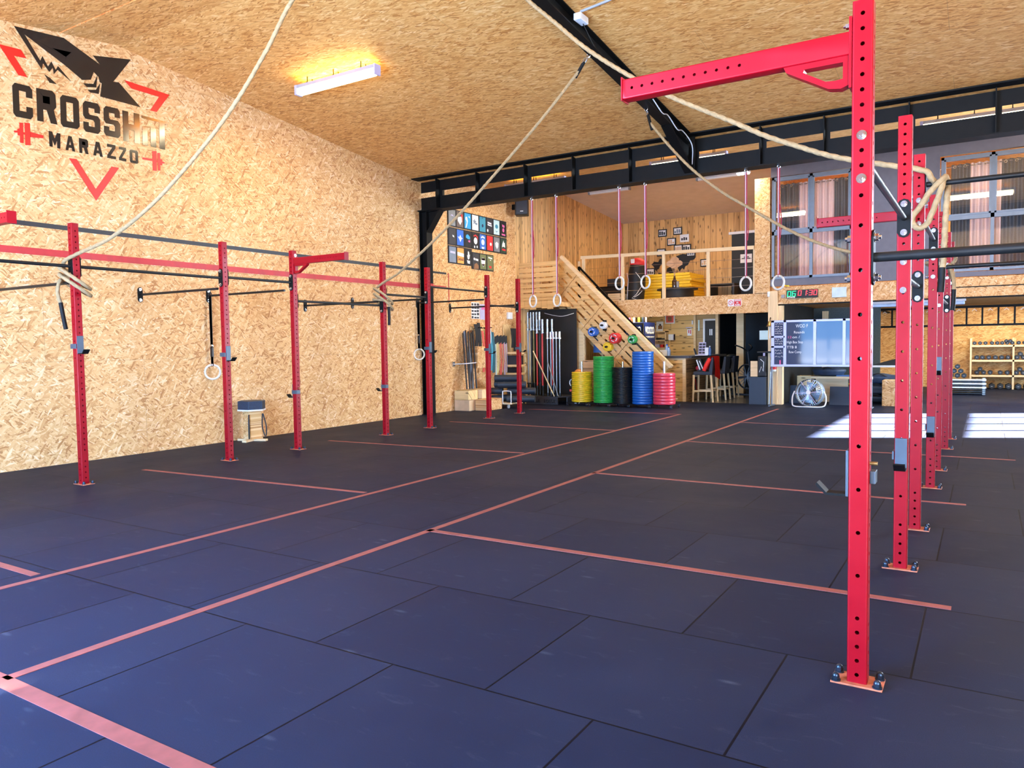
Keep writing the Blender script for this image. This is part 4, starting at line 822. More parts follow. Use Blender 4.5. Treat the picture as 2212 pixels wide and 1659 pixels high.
# openings with sash frames, glass and curtains
def glass_mat():
    t = NT('window_glass'); tr = t.n('BsdfTransparent'); gl = t.n('BsdfGlossy', Roughness=.02, Color=(1, 1, 1, 1)); fr = t.n('Fresnel', IOR=1.5)
    mx = t.n('MixShader', i0=t.math('ADD', t.math('MULTIPLY', fr.outputs[0], .9), .03), i1=tr.outputs[0], i2=gl.outputs[0])
    t.t.links.new(mx.outputs[0], t.t.nodes['Material Output'].inputs[0])
glass_mat()
plain('curtain_grey', (.20, .205, .225), .8, 0, .08, scale=60); plain('curtain_rose', (.80, .69, .71), .8, 0, .05, scale=60)
def loft_window(name, x0, x1, z0, z1, xm, zm, curtains):
    y = F + .02; fr = MB()
    for q in ((x0, x0 + .05, z0, z1), (x1 - .05, x1, z0, z1), (x0, x1, z0, z0 + .05), (x0, x1, z1 - .05, z1), (xm - .03, xm + .03, z0, z1), (x0, x1, zm - .04, zm + .04)): fr.box(q[0], q[1], y - .03, y + .05, q[2], q[3])
    for a, b in ((x0 + .05, xm - .03), (xm + .03, x1 - .05)):
        for q in ((a, a + .03, zm + .04, z1 - .05), (b - .03, b, zm + .04, z1 - .05), (a, b, zm + .04, zm + .07), (a, b, z1 - .08, z1 - .05)): fr.box(q[0], q[1], y - .045, y + .02, q[2], q[3])
    w_ = struct(name, fr, 'frame_grey')
    for a, b in ((x0 + .05, xm - .03), (xm + .03, x1 - .05)):
        for c, d_ in ((z0 + .05, zm - .04), (zm + .04, z1 - .05)): MB().box(a, b, y + .01, y + .016, c, d_).build('glass_pane', 'window_glass', w_)
    for k, (a, b, mat, lab) in enumerate(curtains):
        m = MB(); n = 60; rows = [(z1 - .12, 0), (z1 - .5, 0), (z0 + .7, .0), (z0 + .06, .02)]; rings = []
        for zz, sp_ in rows:
            top = []
            for i in range(n + 1):
                f = i / n; xx = a + (b - a) * f; ph = f * (b - a) / .115 * 2 * PI
                top.append(Vector((xx, F + .20 + .035 * math.sin(ph) + .012 * math.sin(ph * .37 + k), zz + (.015 * math.sin(ph) if zz == z1 - .12 else 0))))
            rings.append(top)
        bm = m.bm; vv = [[bm.verts.new(p) for p in r] for r in rings]
        for r0, r1 in zip(vv, vv[1:]):
            for i in range(n): bm.faces.new((r0[i], r0[i + 1], r1[i + 1], r1[i]))
        bmesh.ops.solidify(bm, geom=bm.faces[:], thickness=.004)
        c = thing('curtain', lab, 'curtain', ((a + b) / 2, F + .2, z1 - .1), 'curtains behind the loft windows')
        m.build('cloth', mat, c, smooth=60)
        e = MB()
        for i in range(max(2, int((b - a) / .17))): xx = a + .06 + i * .17; e.torus((xx, F + .16, z1 - .17), (0, 1, 0), .022, .006, 14, 6)
        e.build('eyelets', 'chrome', c, smooth=40)
    MB().cyl((x0 - .05, F + .2, z1 - .16), (x1 + .05, F + .2, z1 - .16), .012, 10).build('curtain_rod', 'chrome', w_)
loft_window('window_1', -3.93, -2.34, 2.69, 4.84, -3.135, 3.665, ((-3.80, -3.42, 'curtain_grey', 'dark grey curtain behind the ring window, beside the pillar'), (-3.42, -2.72, 'curtain_rose', 'pale rose curtain in the middle of the window by the pillar'), (-2.72, -2.36, 'curtain_grey', 'dark grey curtain behind the window by the pillar, next to the big upright')))
loft_window('window_2', -.78, .96, 2.64, 4.82, .065, 3.66, ((-.62, -.30, 'curtain_grey', 'dark grey curtain behind the window over the rope knot'), (-.30, .20, 'curtain_rose', 'pale rose curtain in the window behind the black bars'), (.20, .92, 'curtain_grey', 'wide dark grey curtain at the picture edge behind the black bars')))
light('loft_room_light', 'AREA', (-1.4, 18.2, 4.75), (0, -.25, -1), 130, (1, .86, .66), 3.5, .8)
light('loft_lounge_fill', 'AREA', (-6.6, 19.2, 5.0), (0, 0, -1), 70, (1, .80, .52), 2.2, .6)  # added warm fill over the loft, where the tube lamps stay unlit
# ------------------------------------------------------------------ bumper plate stacks
def bumper(mat, rad, th, name='bumper_plate'):
    """One plate lying flat: rubber rim with rounded edge, recessed face, steel hub ring. Base at z = 0."""
    e = min(.010, th * .28)
    prof = [(.030, 0), (rad - e, 0), (rad - .002, e * .6), (rad, e), (rad, th - e), (rad - .002, th - e * .6), (rad - e, th - .001), (rad * .86, th - .001), (rad * .80, th - .006), (rad * .42, th - .006), (.075, th - .002), (.030, th - .002)]
    t = thing(name, '', 'weight plate')
    MB().lathe(prof, (0, 0, 0), (0, 0, 1), 48, cap=False).build('disc', mat, t, smooth=35)
    MB().lathe([(.0255, .001), (.045, .001), (.045, th - .0025), (.0255, th - .0025)], (0, 0, 0), (0, 0, 1), 24, cap=False).build('hub_ring', 'chrome', t, smooth=35)
    return t
plain('b_yellow', (.72, .46, .012), .38, 0, .05, coat=.1); plain('b_green', (.015, .30, .05), .36, 0, .06, coat=.1); plain('b_black', (.007, .0075, .009), .36, 0, .08, spec=.35); plain('b_blue', (.006, .10, .40), .36, 0, .05, coat=.1); plain('b_red', (.60, .035, .07), .36, 0, .05, coat=.1)
SYB = 15.15
stacks = (('yellow', 'b_yellow', -7.650, .231, .078, .745, 15, 'squat yellow stack'), ('green', 'b_green', -7.112, .2295, .076, 1.089, 30, 'tall green stack'), ('black', 'b_black', -6.660, .2275, .073, .852, 27, 'thin-plated black stack'), ('blue', 'b_blue', -6.198, .228, .071, 1.190, 20, 'tallest blue stack'), ('red', 'b_red', -5.720, .231, .077, .731, 10, 'short pinkish red stack'))
for nm, mat, x, rad, z0, z1, n, where_ in stacks:
    th = (z1 - z0) / n; src = None
    t = thing('plate_cart', 'low wheeled cross frame with a steel pole carrying the ' + where_, 'cart', (x, SYB, 0), 'carts under the plate stacks')
    MB().bar((x - .25, SYB - .25, .066), (x + .25, SYB + .25, .066), .05, .02).bar((x - .25, SYB + .25, .066), (x + .25, SYB - .25, .066), .05, .019).build('cross_frame', 'steel_black', t)
    MB().cyl((x, SYB, .074), (x, SYB, .97), .0215, 16).build('pole', 'chrome', t, smooth=40)
    for sx in (-1, 1):
        for sy in (-1, 1):
            c = MB().cyl((x + sx * .235 - .012, SYB + sy * .235, .0245), (x + sx * .235 + .012, SYB + sy * .235, .0245), .024, 16).build('caster', 'bolt_dark', t, smooth=40)
            MB().box(x + sx * .235 - .020, x + sx * .235 - .015, SYB + sy * .235 - .016, SYB + sy * .235 + .016, .015, .056).box(x + sx * .235 + .015, x + sx * .235 + .020, SYB + sy * .235 - .016, SYB + sy * .235 + .016, .015, .056).box(x + sx * .235 - .03, x + sx * .235 + .03, SYB + sy * .235 - .03, SYB + sy * .235 + .03, .055, .058).build('fork', 'chrome', c)
    for k in range(n):
        p = n - k
        lab = ('topmost plate of the ' if p == 1 else 'lowest plate of the ' if k == 0 else '%s plate from the top of the ' % ordinal(p)) + where_
        if src is None: o = src = bumper(mat, rad, th - .0006)
        else: o = dup(src)
        o['label'] = lab + ' by the stairs'; o['group'] = 'bumper plates in the %s' % where_
        o.location = (x + rnd.uniform(-.003, .003), SYB + rnd.uniform(-.003, .003), z0 + k * th); o.rotation_euler = (0, 0, rnd.uniform(0, 6))

# ------------------------------------------------------------------ barbells under the landing
struct('wall_barbell_store', MB().box(LX + .01, -8.2, 15.98, 16.0, 0, 2.20), 'black_wall')
t = thing('barbell_crate', 'black plywood base box with dark lettering holding the upright barbells', 'box', (-8.55, 15.2, 0))
MB().box(-8.99, -8.165, 14.95, 14.975, .005, .165).box(-8.99, -8.965, 14.975, 15.75, .005, .165).box(-8.02, -7.99, 15.10, 15.75, .005, .165).build('sides', 'c_charcoal', t)
MB().prism([(-8.99, 14.96, .165), (-8.165, 14.96, .165), (-7.98, 15.2, .165), (-7.98, 15.75, .165), (-8.99, 15.75, .165)], (0, 0, .02)).build('top_board', 'c_charcoal', t)
lettering('raised_lettering', 'ROGUE', .11, (-8.93, 14.949, .045), (1, 0, 0), (0, 0, 1), .004, 'c_black', t, (0, -1, 0), width=.31, bold=.004)
lettering('raised_lettering', 'ROGUE', .11, (-8.52, 14.949, .045), (1, 0, 0), (0, 0, 1), .004, 'c_black', t, (0, -1, 0), width=.31, bold=.004)
plain('bar_black', (.03, .033, .035), .32, .7, .2); plain('bar_red', (.62, .035, .03), .35, 0, .06); plain('bar_bronze', (.28, .20, .06), .35, .6, .1); plain('bar_steel', (.30, .32, .33), .3, .9, .1); plain('sleeve_dark', (.33, .35, .38), .28, .9, .1)
def barbell(x, y, ztop, zu, zl, mat, smat, r, label, lean=0.0, low='bar_black'):
    z0 = .187; t = thing('barbell', label, 'barbell', (x, y, z0), 'barbells standing in the black base box')
    P = lambda z: Vector((x + lean * (z - z0), y + .0 * z, z))
    MB().cyl(P(zl), P(zu), r * .55, 14).build('shaft', mat, t, smooth=40)
    m = MB(); m.cyl(P(zu + .03), P(ztop), r, 16); m.cyl(P(zu), P(zu + .03), r * 1.5, 16); m.build('sleeve', smat, t, smooth=40)
    m = MB(); m.cyl(P(z0), P(zl - .03), r, 16); m.cyl(P(zl - .03), P(zl), r * 1.5, 16); m.build('sleeve', low, t, smooth=40)
sc = lambda px: -9.117 + (px - 1136) * (.925 / 76)
tall = [(1137.7, 'bar_steel', 'first from the pine post'), (1144.4, 'bar_black', 'second from the pine post'), (1150.2, 'bar_bronze', 'third from the pine post, bronze shaft'), (1156.8, 'bar_steel', 'fourth from the pine post'), (1163.0, 'bar_black', 'the one next to the red barbells')]
for px, mt, s in tall: barbell(sc(px), 15.25, 2.12, 1.70, .475, mt, 'sleeve_dark', .025, 'tallest steel barbell in the base box, ' + s, .0)
for px, s, dy in ((1163.4, 'first of the five', -.10), (1169.6, 'second of the five', .0), (1174.6, 'third of the five', -.08), (1180.6, 'fourth of the five', .02), (1188, 'last of the five, darker shaft', .08)):
    barbell(sc(px), 15.22 + dy, 1.945, 1.62, .42, 'bar_red', 'sleeve_dark', .025, 'red barbell standing in the black base box, ' + s)
for px, s in ((1186.2, 'first of the row'), (1193.2, 'second of the row'), (1198.6, 'middle of the row'), (1205.2, 'fourth of the row'), (1212, 'last of the row by the stairs')):
    barbell(sc(px), 15.12, 1.65, 1.49, .26, 'bar_steel', 'chrome', .026, 'short barbell with a bright sleeve in the base box, ' + s)
o = MB().box(-9.16, -9.075, 15.30, 15.38, 0, 1.985).build('wooden_post', 'pine_up', loc=(-9.12, 15.34, 0), cat='post'); o['label'] = 'pale pine post standing beside the tallest barbells'
o = MB().cyl((-8.83, 15.02, 1.22), (-8.27, 14.99, .19), .014, 12).build('wooden_stick', 'pine_pale', loc=(-8.5, 15.0, .187), cat='stick'); o['label'] = 'pale wooden stick leaning across the red barbells'
o = MB().cyl((-8.45, 15.03, .95), (-8.17, 14.99, .19), .012, 12).build('grey_stick', 'bar_steel', loc=(-8.3, 15.0, .187), cat='stick'); o['label'] = 'grey stick leaning across the short barbells'
o = MB().tube(smooth_path([(-9.05, 15.96, 2.12), (-8.8, 15.95, 2.06), (-8.55, 15.95, 2.03), (-8.25, 15.95, 2.09)], .05), .007, 6).build('slack_cable', 'plastic_white', smooth=40, loc=(-8.6, 15.95, 2.06), cat='cable'); o['label'] = 'white cable sagging on the black wall above the barbells'

# ------------------------------------------------------------------ things along the strand board wall
def stool():
    x, y = -9.26, 7.46; t = thing('wooden_pommel', 'wooden stool with a black padded hexagon top against the logo wall', 'stool', (x, y, 0))
    h = lambda r, z: [(x + r * math.cos(R(60 * k + 8)), y + r * math.sin(R(60 * k + 8)), z) for k in range(6)]
    MB().loft([h(.205, .475), h(.205, .60)]).build('padded_top', plain('pad_blue', (.012, .028, .055), .5, 0, .3, scale=60), t, bevel=.008); MB().loft([h(.21, .455), h(.21, .475)]).build('top_board', 'plastic_white', t)
    MB().box(x - .085, x + .085, y - .10, y + .10, .03, .455).build('column', 'osb_box', t, bevel=.004)
    m = MB()
    for a in (20, 110, 200, 290):
        d = Vector((math.cos(R(a)), math.sin(R(a)), 0)); c = Vector((x, y, .015)) + d * .13; m.cbox(c, (.20, .07, .03), Matrix.Rotation(R(a), 3, 'Z'))
    m.build('foot', 'pine_pale', t)
    for s in (-1, 1): MB().tube(smooth_path([(x + .09, y + s * .13, .40), (x + .12, y + s * .16, .20), (x + .11, y + s * .15, .05), (x + .08, y + s * .12, .20), (x + .085, y + s * .125, .40)], .05), .009, 6).build('hanging_strap', 'strap_black', t)
stool()
# framed shirts
prints = [[('grey', 'cloud'), ('brown', 'badge'), ('cyan', 'curl'), ('white', 'star'), ('teal', 'ring'), ('charcoal', 'words'), ('mint', 'ring2'), ('black', 'totem')],
          [('charcoal', 'bean'), ('blue', 'diamond'), ('black', 'scribble'), ('black', 'crest'), ('royal', 'crest2'), ('red', 'dot'), ('grey', 'gem'), ('green', 'wolf')],
          [('slate', 'words2'), ('orange', 'stripe'), ('black', 'hand'), ('charcoal', 'words3'), ('olive', 'shield'), ('olive', 'hand2')]]
MATS['c_brown2'] = plain('c_brown2', (.12, .085, .07), .7)
TX = LX + .001
def shirt_frame(y, z, w_, h_, colr, motif, label):
    t = thing('shirt_frame', label, 'framed shirt', (TX, y, z), 'framed shirts on the strand board wall')
    MB().box(TX, TX + .022, y - w_ / 2, y + w_ / 2, z - h_ / 2, z + h_ / 2).build('frame', 'c_black', t)
    cm = {'brown': 'c_brown2', 'grey': 'c_slate2', 'green': 'c_forest'}.get(colr, 'c_' + colr)
    MB().box(TX + .022, TX + .025, y - w_ / 2 + .022, y + w_ / 2 - .022, z - h_ / 2 + .022, z + h_ / 2 - .022).build('folded_shirt', cm, t)
    m = MB(); X0 = TX + .025
    P = lambda pts: m.prism([(X0, y + a * w_, z + b * h_) for a, b in pts], (.002, 0, 0))
    col = 'c_white'; extra = None
    ng = lambda n, r, cx=0, cy=0, sq=1.0, a0=0: [(cx + r * math.cos(2 * PI * k / n + a0), cy + r * sq * math.sin(2 * PI * k / n + a0)) for k in range(n)]
    if motif == 'cloud': P([(-.2, .1), (.2, .08), (.12, .16), (0, .2), (-.12, .17)]); col = 'c_lilac'
    elif motif == 'badge': P([(-.3, .1), (.2, .18), (.25, -.1), (0, -.32), (-.3, -.1)]); extra = ('c_red', [(.1, .3), (.34, .3), (.30, -.2), (.26, 0)])
    elif motif == 'curl': P([(-.3, .2), (-.1, .25), (0, 0), (-.1, -.25), (-.22, -.4), (-.3, -.4), (-.15, -.1), (-.2, .05), (-.3, .05)]); P([(.1, .25), (.3, .18), (.2, .32)])
    elif motif == 'star': P([p for k in range(5) for p in (ng(5, .3, -.1, .05, .7, PI / 2)[k], ng(5, .12, -.1, .05, .7, PI / 2 + PI / 5)[k])]); P([(0, .02), (.28, .0), (.28, -.12), (0, -.1)]); col = 'c_slate'
    elif motif == 'ring': P(ng(8, .13, 0, -.08, .8)); P(ng(6, .06, 0, .38, .5)); col = 'c_navy'
    elif motif == 'words': P([(-.3, .24), (.25, .2), (.25, .1), (-.3, .14)]); P([(-.3, .1), (.3, .06), (.3, -.02), (-.3, .02)]); P(ng(8, .1, -.3, -.3, .9))
    elif motif == 'ring2': P(ng(12, .22, 0, .06, .6)); P([(-.2, -.2), (0, -.3), (.2, -.2), (0, -.24)]); col = 'c_teal'
    elif motif == 'totem': P([(-.18, .28), (.2, .22), (.16, .08), (-.14, .12)]); P(ng(8, .15, 0, -.08, .9)); P([(-.25, -.3), (.28, -.32), (.28, -.42), (-.25, -.40)]); col = 'c_pink'
    elif motif == 'bean': P([(0, .08), (.18, .06), (.24, -.05), (.05, -.02)])
    elif motif == 'diamond': P([(-.34, .05), (-.15, .02), (0, .16), (.15, 0), (.34, -.03), (.15, -.06), (0, -.25), (-.15, -.08)])
    elif motif == 'scribble': P([(-.25, .22), (-.05, .28), (.25, .15), (.25, .0), (0, .0), (-.3, .08)]); col = 'c_cyan'; extra = ('c_pink', [(0, -.08), (.28, -.05), (.25, -.18), (.05, -.16)])
    elif motif == 'crest': P(ng(10, .24, 0, -.02, .85)); P(ng(6, .08, -.15, -.38)); P(ng(6, .08, .2, -.36)); extra = ('c_red', [(-.3, .26), (0, .36), (.3, .24), (.3, .05), (.2, .2), (0, .28), (-.2, .22)])
    elif motif == 'crest2': P([(-.25, .3), (0, .36), (.25, .3), (.25, .2), (0, .26), (-.25, .2)]); P(ng(10, .22, 0, -.02, .8)); P([(-.2, -.3), (.2, -.3), (.15, -.42), (-.15, -.42)])
    elif motif == 'dot': P(ng(9, .15, .12, -.05, .7))
    elif motif == 'gem': P([(-.24, .08), (0, .18), (.24, .08), (.2, -.12), (0, -.28), (-.2, -.12)])
    elif motif == 'wolf': P([(-.2, .1), (0, .35), (.05, .2), (.2, .2), (.25, -.1), (-.05, -.05), (-.25, -.12)]); extra = ('c_red', [(-.25, -.18), (.3, -.2), (.3, -.32), (-.25, -.3)])
    elif motif == 'words2': P([(-.3, .2), (.3, .18), (.3, .06), (-.3, .08)]); col = 'c_lilac'
    elif motif == 'stripe': P([(-.42, .2), (.42, .14), (.42, -.06), (-.42, 0)]); 
    elif motif == 'hand': P([(-.18, .1), (-.08, .06), (-.06, .3), (.0, .34), (.04, .3), (.1, .3), (.12, .1), (.22, .16), (.12, -.1), (-.02, -.16), (-.1, -.1)]); P([(-.2, -.2), (.2, -.22), (.18, -.4), (-.12, -.38)])
    elif motif == 'words3': P(ng(8, .1, -.22, .1, .8)); P([(-.08, .14), (.32, .12), (.32, 0), (-.08, .03)]); extra = ('c_brown', [(-.3, -.5), (.35, -.46), (.35, -.25), (.1, -.12), (-.2, -.2)])  # the brown shape is a reflection painted over the shirt, not print
    elif motif == 'shield': P([(-.28, .2), (0, .26), (.28, .2), (.26, -.1), (0, -.32), (-.26, -.1)]); extra = ('c_red', [(-.24, .2), (0, .24), (.24, .2), (.24, .1), (-.24, .1)])
    elif motif == 'hand2': P([(-.28, .36), (.28, .32), (.28, .24), (-.28, .28)]); P([(-.05, .2), (.12, .18), (.1, .13), (-.04, .15)]); extra = ('c_red', [(-.2, -.18), (.2, -.2), (.12, -.34), (-.12, -.32)])
    m.build('print', col, t)
    if extra:
        m = MB(); P(extra[1]); m.build('print', extra[0], t)
    if motif == 'stripe': lettering('shirt_lettering', 'Seixal', .10, (X0, y - .10, z - .10), (0, 1, 0), (0, 0, 1), .002, 'c_brown', t, (1, 0, 0), width=.2, bold=.003)
    if motif == 'shield':
        m = MB(); P([(-.2, -.12), (.2, -.12), (0, -.28)]); m.build('print', 'c_red', t)
plain('c_slate2', (.20, .21, .22), .7); plain('c_forest', (.02, .05, .025), .7)
names = {'cloud': 'grey shirt with a small lilac cloud', 'badge': 'brown grey shirt with a white and red badge', 'curl': 'bright blue shirt with big white curls', 'star': 'white shirt with a star outline', 'ring': 'teal shirt with a dark ring', 'words': 'charcoal shirt with two white word bars', 'ring2': 'pale mint shirt', 'totem': 'black shirt with a pink totem print', 'bean': 'charcoal shirt with one white spot', 'diamond': 'mid blue shirt with a white diamond', 'scribble': 'black shirt with blue and pink scribble', 'crest': 'black shirt with a white head under a red crest', 'crest2': 'royal blue shirt with a round white crest', 'dot': 'plain red shirt', 'gem': 'grey shirt with a white gem', 'wolf': 'dark green shirt with a white figure over a red bar', 'words2': 'slate shirt with lilac words', 'stripe': 'orange shirt with a white band', 'hand': 'black shirt with a white hand', 'words3': 'black shirt with painted brown reflection and small white words', 'shield': 'olive shirt with a white and red shield', 'hand2': 'olive shirt with a small red hand print'}
for r_, (row, zt) in enumerate(zip(prints, (4.04, 3.655, 3.275))):
    for k, (colr, motif) in enumerate(row):
        dz = -.06 if (r_ == 2 and k >= 3) else 0
        shirt_frame(12.735 + .1415 + .283 * k, zt + dz, .276, .365, colr, motif, 'framed ' + names[motif] + ' on the wall')
t = thing('loudspeaker', 'black loudspeaker hung high on the wall beside the plank boards', 'loudspeaker', (-9.3, 15.3, 4.6))
M_ = Matrix.Rotation(R(25), 3, 'Z')
MB().cbox((-9.22, 15.25, 4.60), (.30, .30, .46), M_).build('cabinet', 'c_black', t, bevel=.02); MB().cbox((-9.22 + .155 * math.cos(R(-60)), 15.25 + .155 * math.sin(R(-60)), 4.60), (.26, .012, .42), M_).build('grille', plain('speaker_cloth', (.012, .016, .028), .5), t, bevel=.005)
MB().cbox((-9.43, 15.30, 4.6), (.16, .05, .12)).build('bracket', 'steel_black', t); MB().cbox((-9.22 + .165 * math.cos(R(-60)), 15.25 + .165 * math.sin(R(-60)), 4.45), (.07, .006, .015), M_).build('badge', 'plastic_white', t)
# papers, small box
for k, (y0, y1, z0, z1, a, lab) in enumerate(((13.55, 13.86, 1.95, 2.31, 'c_grey', 'collage poster of dark photos on the wall below the framed shirts'), (13.88, 14.12, 1.94, 2.28, 'c_lilac', 'pale lilac poster with a pink mark on the wall'))):
    t = thing('wall_poster', lab, 'poster', (LX + .003, (y0 + y1) / 2, z0), 'posters on the strand board wall')
    MB().box(LX + .001, LX + .005, y0, y1, z0, z1).build('sheet', 'c_white' if k == 0 else 'c_lilac', t)
    m = MB()
    if k == 0:
        for i in range(3):
            for j in range(5): m.box(LX + .005, LX + .006, y0 + .01 + i * .1, y0 + .10 + i * .1 - rnd.uniform(0, .03), z0 + .01 + j * .07, z0 + .065 + j * .07 - rnd.uniform(0, .02))
        m.build('photos', 'c_charcoal', t)
    else: m.prism([(LX + .005, y0 + .05, z1 - .12), (LX + .005, y0 + .18, z1 - .12), (LX + .005, y0 + .18, z1 - .05), (LX + .005, y0 + .08, z1 - .04)], (.001, 0, 0)); m.build('mark', 'c_pink', t)
o = MB().box(LX + .001, LX + .06, 14.98, 15.16, 1.97, 2.13).build('wall_box', 'plastic_white', bevel=.008, loc=(LX, 15.07, 1.97), cat='electric box'); o['label'] = 'small white electric box on the strand board wall by the last upright'
# sticks bundle
ends = [(12.90, 13.12), (12.96, 13.19), (13.02, 13.26), (13.08, 13.30), (13.14, 13.37), (13.21, 13.43), (13.12, 13.16), (13.04, 13.40)]
for k, (a, b) in enumerate(ends):
    o = MB().cyl((-9.20 + .03 * (k % 2), a, .455), (-9.44 + .02 * (k % 3), b, 1.63 + .02 * ((k * 3) % 4)), .017, 12).build('plastic_pipe', 'plastic_black' if k not in (3, 6) else 'c_slate', smooth=40, loc=(-9.3, a, .455), cat='pipe', group='black pipes leaning on the wall')
    o['label'] = 'black plastic pipe leaning on the wall, %s of the strapped bundle' % ordinal(k + 1)
t = thing('strap_holder', 'white strap on the wall holding the black pipes', 'strap', (-9.4, 13.1, .99))
MB().tube(smooth_path([(LX + .01, 12.86, .98), (-9.24, 12.92, .99), (-9.20, 13.2, 1.0), (-9.34, 13.46, 1.0)], .05), .010, 8).build('band', 'plastic_white', t); MB().box(LX, LX + .03, 12.80, 12.88, .93, 1.03).build('wall_plate', 'chrome', t)
o = MB().box(LX + .001, -9.25, 13.38, 13.68, .88, 1.345).build('strand_board_box', 'osb_wall', bevel=.004, loc=(-9.38, 13.53, .88), cat='box'); o['label'] = 'pale strand board box fixed to the wall beside the pipes'
for x0, x1, y0, y1, z0, z1, mt, lab in ((-9.50, -9.12, 12.86, 13.22, .0, .225, 'c_tan2', 'brown box on the floor under the black pipes'), (-9.10, -8.80, 13.05, 13.62, .0, .235, 'osb_wall', 'low strand board box on the floor in front of the brown boxes'), (-9.50, -9.14, 12.86, 13.20, .228, .425, 'pine', 'pine box lying on the brown box'), (-9.40, -9.05, 13.24, 13.56, .237, .43, 'pine_pale', 'pinkish pine block on the low strand board box')):
    if mt == 'c_tan2' and mt not in MATS: plain('c_tan2', (.62, .42, .24), .8, 0, .08)
    o = MB().box(x0, x1, y0, y1, z0, z1).build('storage_box', mt, bevel=.004, loc=((x0 + x1) / 2, (y0 + y1) / 2, z0), cat='box', group='boxes at the foot of the wall'); o['label'] = lab
# foam rollers on a trolley
t = thing('roller_trolley', 'low white trolley with a hoop handle under the foam rollers', 'trolley', (-9.0, 13.9, 0))
MB().box(-9.42, -8.66, 13.72, 14.25, .085, .12).build('platform', 'pine_pale', t); MB().tube(smooth_path([(-8.83, 13.70, .10), (-8.83, 13.70, .34), (-8.80, 13.70, .375), (-8.65, 13.70, .375), (-8.62, 13.70, .34), (-8.62, 13.70, .10)], .03), .011, 8).build('hoop_handle', 'plastic_white', t, smooth=40)
for x in (-9.36, -8.72):
    for y in (13.76, 14.2): MB().cyl((x - .012, y, .0425), (x + .012, y, .0425), .042, 16).build('wheel', 'c_grey', t, smooth=40)
plain('foam_black', (.016, .022, .032), .55, 0, .1)
rol = [(-9.30, .20, 'bottom row, front'), (-9.13, .20, 'bottom row, next to the front one'), (-8.78, .20, 'bottom row, behind the hoop handle'), (-9.30, .362, 'second row, by the boxes'), (-8.86, .362, 'second row, above the hoop handle'), (-9.02, .505, 'third row, long one'), (-9.20, .505, 'third row, by the wall side'), (-9.10, .645, 'on top of the heap')]
axd = Vector((.93, .36, .0)).normalized()
for k, (y_, z, s) in enumerate(rol):
    yy = 13.79 + .16 * (k in (1, 4, 6)) + .16 * (k in (2,)) * 0; x0 = y_
    p = Vector((x0, yy + (.0 if k % 2 == 0 else .02), z)); q = p + axd * (.62 if k not in (0, 3) else .35)
    tt = thing('foam_roller', 'black foam roller in the heap on the trolley, ' + s, 'foam roller', p, 'black foam rollers heaped on the trolley')
    MB().cyl(p, q, .0735, 24).build('foam', 'foam_black', tt, bevel=.008, smooth=40); MB().cyl(p - axd * .003, p + axd * .004, .035, 20).build('core', 'c_black', tt, smooth=40)
# bands, belts and ropes on hooks
def strip(pts, mat, name, label, wd, cat, group=None, th=.012):
    m = MB(); P = smooth_path(pts, .06)
    rings = [[p + Vector((0, -wd / 2, 0)), p + Vector((0, wd / 2, 0)), p + Vector((th, wd / 2, 0)), p + Vector((th, -wd / 2, 0))] for p in P]
    o = m.loft(rings).build(name, mat, loc=pts[0], cat=cat, group=group); o['label'] = label; return o
hk = thing('hook_rail', 'dark hook rail on the wall holding bands and skipping ropes', 'hook rail', (LX, 14.2, 1.7)); MB().box(LX + .001, LX + .03, 13.50, 14.2, 1.70, 1.78).build('rail', 'pine', hk)
for y in (13.60, 13.80, 14.0): MB().cyl((LX + .03, y, 1.74), (LX + .24, y, 1.76), .009, 8).build('hook', 'steel_black', hk)
xx = -9.40
for k, (y, z0, z1, mt, wd, lab) in enumerate(((13.53, 1.35, 1.83, 'c_black', .12, 'broad black belt hanging on the wall by the strand board box'), (13.64, 1.00, 1.86, 'c_black', .10, 'long black resistance band under the hook rail'), (13.79, .78, 1.68, 'c_coral', .07, 'coral red resistance band hanging to the floor side'), (14.02, .74, 1.74, 'c_black', .05, 'thin black band beside the teal band'), (14.10, .80, 1.70, 'c_teal', .07, 'teal resistance band behind the sixth upright'), (14.19, .75, 1.66, 'c_tealdark', .08, 'dark teal resistance band beside the skipping ropes'), (14.06, 1.30, 1.86, 'c_mint', .03, 'thin mint band looped over the teal bands'))):
    if mt == 'c_coral' and mt not in MATS: plain('c_coral', (.70, .10, .07), .6)
    if mt == 'c_tealdark' and mt not in MATS: plain('c_tealdark', (.02, .10, .13), .6)
    strip([(xx, y, z1), (xx + .03, y + .02, (z0 + z1) / 2), (xx + .01, y + .01, z0)], mt, 'resistance_band', lab, wd, 'resistance band', 'bands hanging on the wall')
rc = ['c_mint', 'c_yellow2', 'c_yellow2', 'c_tan', 'c_coral', 'c_coral', 'c_tan', 'c_coral', 'c_lilac', 'c_tan', 'c_lilac']
plain('c_yellow2', (.70, .62, .25), .6)
rn = ['pale mint', 'pale yellow', 'straw yellow', 'tan', 'coral', 'bright coral', 'beige', 'salmon', 'lilac', 'sand coloured', 'pale violet']
for k in range(11):
    y = 14.29 + .045 * k; t = thing('skipping_rope', 'skipping rope with black handles and %s cord hanging on the wall, %s of the row' % (rn[k], ordinal(k + 1)), 'skipping rope', (xx, y, 1.56), 'skipping ropes hanging in a row')
    m = MB()
    for dy in (-.014, .014): m.tube([(xx + .02, y + dy, 1.40 + .02 * (k % 3)), (xx + .03, y + dy * 1.6, 1.0), (xx + .02, y + dy * .6, .64 + .05 * ((k * 5) % 4))], .006, 6)
    m.build('cord', rc[k], t)
    for dy in (-.016, .016): MB().cyl((xx + .02, y + dy, 1.39 + .02 * (k % 3)), (xx + .02, y + dy, 1.56 + .015 * ((k * 7) % 3)), .0125, 10).build('handle', 'c_black', t, smooth=40)
